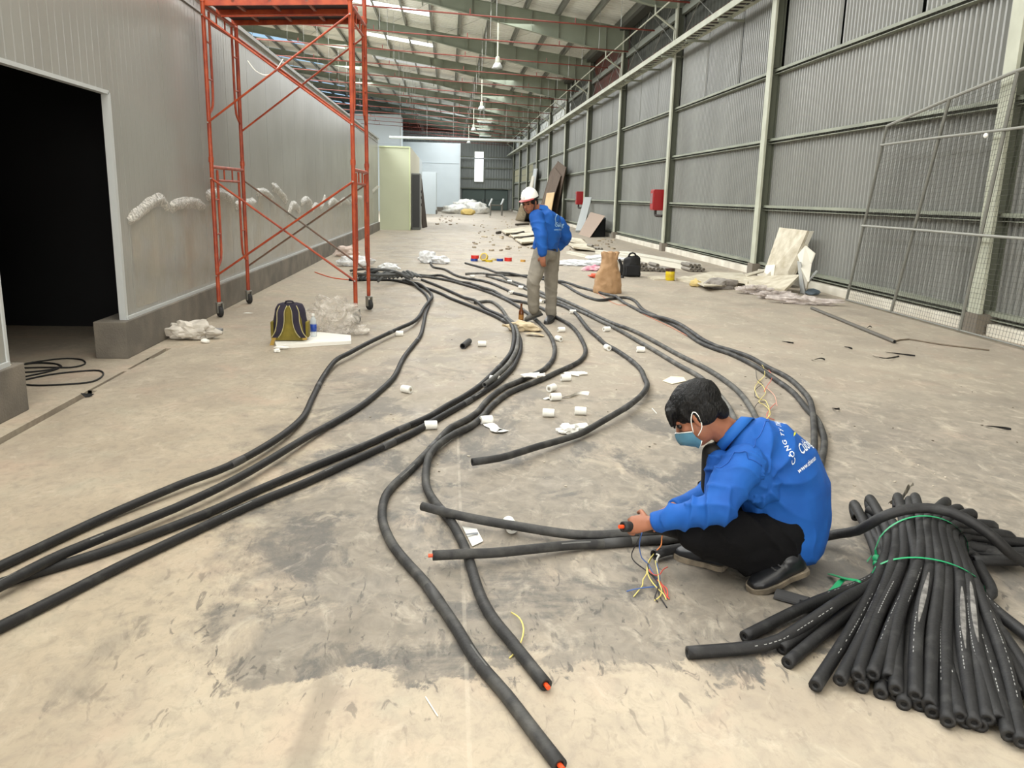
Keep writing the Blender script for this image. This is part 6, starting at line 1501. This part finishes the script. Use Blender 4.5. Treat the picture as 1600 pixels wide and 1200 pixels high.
put('thin_rod', MB().tube(catmull([fl(1398, 533, .01), fl(1420, 530, .01), fl(1470, 538, .01), fl(1546, 547, .01)], .1), .009, 6), mat('rod_brown', (104, 92, 76), .7), label='thin bent rod running from the iron pole end to the right', cat='rod', org=fl(1398, 533))
scr = [((1268, 563), (1282, 560), (1289, 562), 'twisted black tape scrap, left of the scraps near the mesh gate'), ((1320, 542), (1326, 543), (1332, 545), 'small black scrap just above the longest scrap'), ((1364, 556), (1384, 560), (1405, 557), 'long black tape scrap with a knot, before the mesh gate'),
       ((1383, 550), (1405, 553), (1430, 556), 'straight black strip right of the knotted scrap'), ((1222, 533), (1232, 535), (1240, 536), 'faint dark flake left of the iron pole'), ((1301, 638), (1306, 639), (1312, 639), 'dark pellet right of the bent pipe pair'), ((1540, 666), (1555, 667), (1580, 671), 'flat dark flakes at the right edge of the floor'), ((1350, 517), (1358, 510), (1362, 511), 'dark crumb behind the iron pole')]
for a, b2, c2, l in scr:
    ribbon_thing('black_scrap', [fl(*a, .004), fl(*b2, .02), fl(*c2, .004)], .014, 'black', l, 'scrap', fl(*b2), 2.2)

# ------------------------------------------------------------------ boards and things leaning along the far right wall
def lean(base, top, wv, th, m, label, name='leaning_board', cat='board', group=None):
    base = Vector(base); top = Vector(top); wv = Vector(wv); n = wv.cross(top-base).normalized()*th
    return put(name, MB().slab([base, base+wv, top+wv, top], n), m, label=label, cat=cat, group=group, org=base)
b0, t0 = fl(899, 363), atX(913, 311, 6.25)
o = lean(b0, t0, (.33, -.05, 0), .12, 'panel_edge', 'tall white beam leaning on the wall behind the standing man', 'leaning_beam', 'beam')
brown = mat('brown_board', (150, 130, 114), .75)
q = [fl(904, 366), fl(921, 371), atX(944, 338, 6.2), atX(922, 332, 6.2)]
put('leaning_board', MB().slab(q, (.03, -.02, .02)), brown, label='brown board leaning on the wall right of the white beam', cat='board', org=q[0])
q = [fl(922, 371)+Vector((.1, .3, 0)), fl(940, 371)+Vector((.2, .5, 0)), atX(946, 341, 6.35), atX(930, 336, 6.35)]
put('leaning_board', MB().slab(q, (.02, -.02, .02)), 'black', label='flat black shape behind the brown leaning board', cat='board', org=q[0])  # black slab fills the dark area behind the brown board
q = [fl(846, 350), fl(857, 352), atX(866, 301, 5.6), atX(854, 302, 5.6)]
put('leaning_board', MB().slab(q, (.03, -.02, .02)), mat('ply', (214, 184, 138), .6, rgb2=(200, 168, 120), vscale=3, stretch=(1, 6, 1)), label='light plywood sheet leaning on the wall behind the standing man\'s neck', cat='board', org=q[0])
wd = mat('rusty_sheet', (104, 86, 70), .85, rgb2=(70, 58, 48), vscale=3, stretch=(4, 4, .6))
hp = root('old_board_stack', fl(852, 338), 'tall stack of weathered brown sheets with a pointed top, leaning far along the wall', 'board stack')
for k, (a, b2, c2, d2) in enumerate((((838, 344), (858, 347), (872, 252), (860, 268)), ((846, 345), (866, 348), (884, 262), (871, 252)), ((842, 346), (852, 348), (876, 275), (866, 262)))):
    q = [fl(*a), fl(*b2), atX(c2[0], c2[1], 6.3-.06*k), atX(d2[0], d2[1], 6.3-.06*k)]
    put('sheet', MB().slab(q, (.04, -.03, .01)), wd, hp)
q = [fl(822, 338), fl(829, 339), atX(838.5, 264, 6.25), atX(834, 264, 6.25)]
put('leaning_board', MB().slab(q, (.06, -.04, .02)), 'panel_edge', label='thin tall white strip leaning on the wall left of the brown stack', cat='board', org=q[0])
q = [fl(816, 338), fl(824, 339), atX(834, 276, 6.2), atX(831, 275, 6.2)]
put('leaning_board', MB().slab(q, (.06, -.04, .02)), 'plaster_edge', label='pale tapering sheet leaning left of the thin white strip', cat='board', org=q[0])
q = [fl(805, 344), fl(819, 346), atY(824, 322, 46.5), atY(813, 320, 46.5)]
put('leaning_board', MB().slab(q, (.05, .1, .05)), 'plaster', label='dirty pale board standing left of the standing man\'s chin', cat='board', org=q[0])
q = [fl(818, 346)+Vector((0, .2, 0)), fl(829, 346)+Vector((0, .3, 0)), atY(829, 325, 46.8), atY(824, 322, 46.8)]
put('leaning_board', MB().slab(q, (.05, .1, .05)), 'black', label='black sheet standing behind the dirty pale board at the man\'s chest', cat='board', org=q[0])
# scattered broken sheets on the floor left and behind of the standing man
ds = [(((783, 361), (790, 366), (836, 364), (828, 355)), 'pale broken sheet on the floor left of the standing man, farthest of three'), (((797, 368), (803, 372), (842, 369), (834, 364)), 'pale broken sheet left of the standing man, middle of three'), (((805, 375), (815, 381), (842, 379), (838, 372)), 'pale broken sheet left of the standing man, nearest of three'),
      (((885, 372), (892, 378), (918, 384), (908, 375)), 'pale broken sheet on the floor right of the standing man\'s elbow'), (((888, 382), (896, 388), (930, 392), (916, 384)), 'pale broken sheet below the leaning brown board')]
for q, l in ds:
    q = [fl(a, b2, .03+.05*(i % 2)) for i, (a, b2) in enumerate(q)]; board(q, .05, l, nrm=Vector((0, 0, 1)))
for k, (a, b2, l) in enumerate((((776, 364), (782, 363), 'dark lump at the left end of the broken sheets'), ((800, 367), (818, 363), 'dark bar in the gap between broken sheets, upper one'), ((812, 373), (840, 368), 'dark bar in the gap between broken sheets, lower one'), ((806, 351), (826, 350), 'dark bar on the floor before the dirty pale board'))):  # two of the dark tubes fill the gaps between the pale sheets
    put('dark_bar', MB().tube([fl(*a, .08), fl(*b2, .10)], .06, 6), mat('dark_scrap', (64, 58, 50), .8), label=l, cat='bar', org=fl(*a))
rubble = MB(); random.seed(5)
for k in range(240):
    x, y = random.uniform(740, 870), random.uniform(338, 392)
    if random.random() < .5: x, y = random.uniform(885, 960), random.uniform(374, 412)
    if random.random() < .25: x, y = random.uniform(655, 720), random.uniform(332, 352)
    p = fl(x, y, .02); s = random.uniform(.03, .14)
    if p.x < -.6 or (x > 885 and y > 390): continue
    rubble.box(p, (s, s*random.uniform(.4, 1), s*.4), Matrix.Rotation(random.uniform(0, 3), 3, 'Z') @ Matrix.Rotation(random.uniform(-.3, .3), 3, 'X'))
put('plaster_rubble', rubble, mat('rubble', (190, 176, 152), .9, rgb2=(120, 108, 92), vscale=.8, vlo=.4, vhi=.6), kind='stuff', label='broken plaster crumbs strewn over the floor far down the hall', cat='rubble')
dust = MB()
for k in range(150):
    x, y = random.uniform(420, 1590), random.uniform(430, 760); p = fl(x, y, .004); s = random.uniform(.005, .018)
    if p.x < 6.2: dust.box(p, (s, s*.6, .004), rz=random.uniform(0, 3))
put('floor_crumbs', dust, mat('crumb', (196, 186, 168), .9, rgb2=(110, 100, 88), vscale=.9, vlo=.45, vhi=.55), kind='stuff', label='tiny pale crumbs scattered across the concrete floor', cat='crumbs')
heap = [((712, 334), (1.0, .7, .65), 'film heap, left lump of the far pile'), ((727, 333), (.95, .8, 1.05), 'tallest white film lump in the far pile'), ((745, 334), (1.0, .7, .85), 'white film lump, right end of the far pile')]
film('heap_film', (236, 234, 226), .9, .5, 4)
for k, (a, s, l) in enumerate(heap): crumple('film_heap', fl(*a), s, 'heap_film', l if 'white' in l else 'low cream '+l, 'plastic heap', 61+k, .35, 3, 2.4, group='far pile of plastic film')
crumple('yellow_sack', fl(731, 336), (.6, .3, .45), mat('sack_yellow', (206, 180, 110), .8), 'yellowish sack in front of the far white pile', 'sack', 66, .3, 2)
tf = root('metal_trestle', fl(775, 337), 'metal trestle frame with white arms standing far down the hall', 'trestle')
for x in (766, 784):
    p = fl(x, 337); put('leg', MB().tube([p, p+Vector((0, 0, .95))], .07, 8), mat('trestle_grey', (110, 108, 100), .6), tf); put('arm', MB().tube([p+Vector((-.1, 0, .75)), p+Vector((.12, 0, 1.3))], .08, 6), 'panel_edge', tf)
pa, pb = fl(766, 337), fl(784, 337); put('crossbar', MB().tube([pa+Vector((0, 0, .8)), pb+Vector((0, 0, .8))], .06, 6), 'trestle_grey', tf)
# electrical cabinet and dark panel beside the green room
c = Vector((-1.40, 36.3, 0)); cab = root('electric_cabinet', c, 'tall grey equipment cabinet against the side of the pale green room', 'cabinet')
put('cabinet_body', MB().bbox(c+Vector((0, .5, 1.18)), (.36, 1.1, 2.36), .02), mat('cab_grey', (112, 114, 112), .5), cab)
put('front_panel', MB().box(c+Vector((.0, -.06, 1.2)), (.3, .03, 2.2)), mat('cab_dark', (34, 36, 38), .4), cab)
put('door', MB().box(c+Vector((.19, .5, 1.2)), (.03, 1.0, 2.2)), mat('cab_door', (150, 152, 150), .45), cab)
for z in (1.05, 1.35, 1.6): put('switch', MB().box(c+Vector((.21, .35, z)), (.03, .3, .12)), 'black', cab)
put('scrap_board', MB().slab([(-1.2, 38.3, 0), (-1.05, 39.6, 0), (-1.3, 39.6, 2.2), (-1.45, 38.3, 2.2)], (.05, 0, 0)), mat('brown_dark', (58, 46, 36), .8), label='dark brown panel leaning behind the equipment cabinet', cat='panel', org=(-1.2, 38.3, 0))
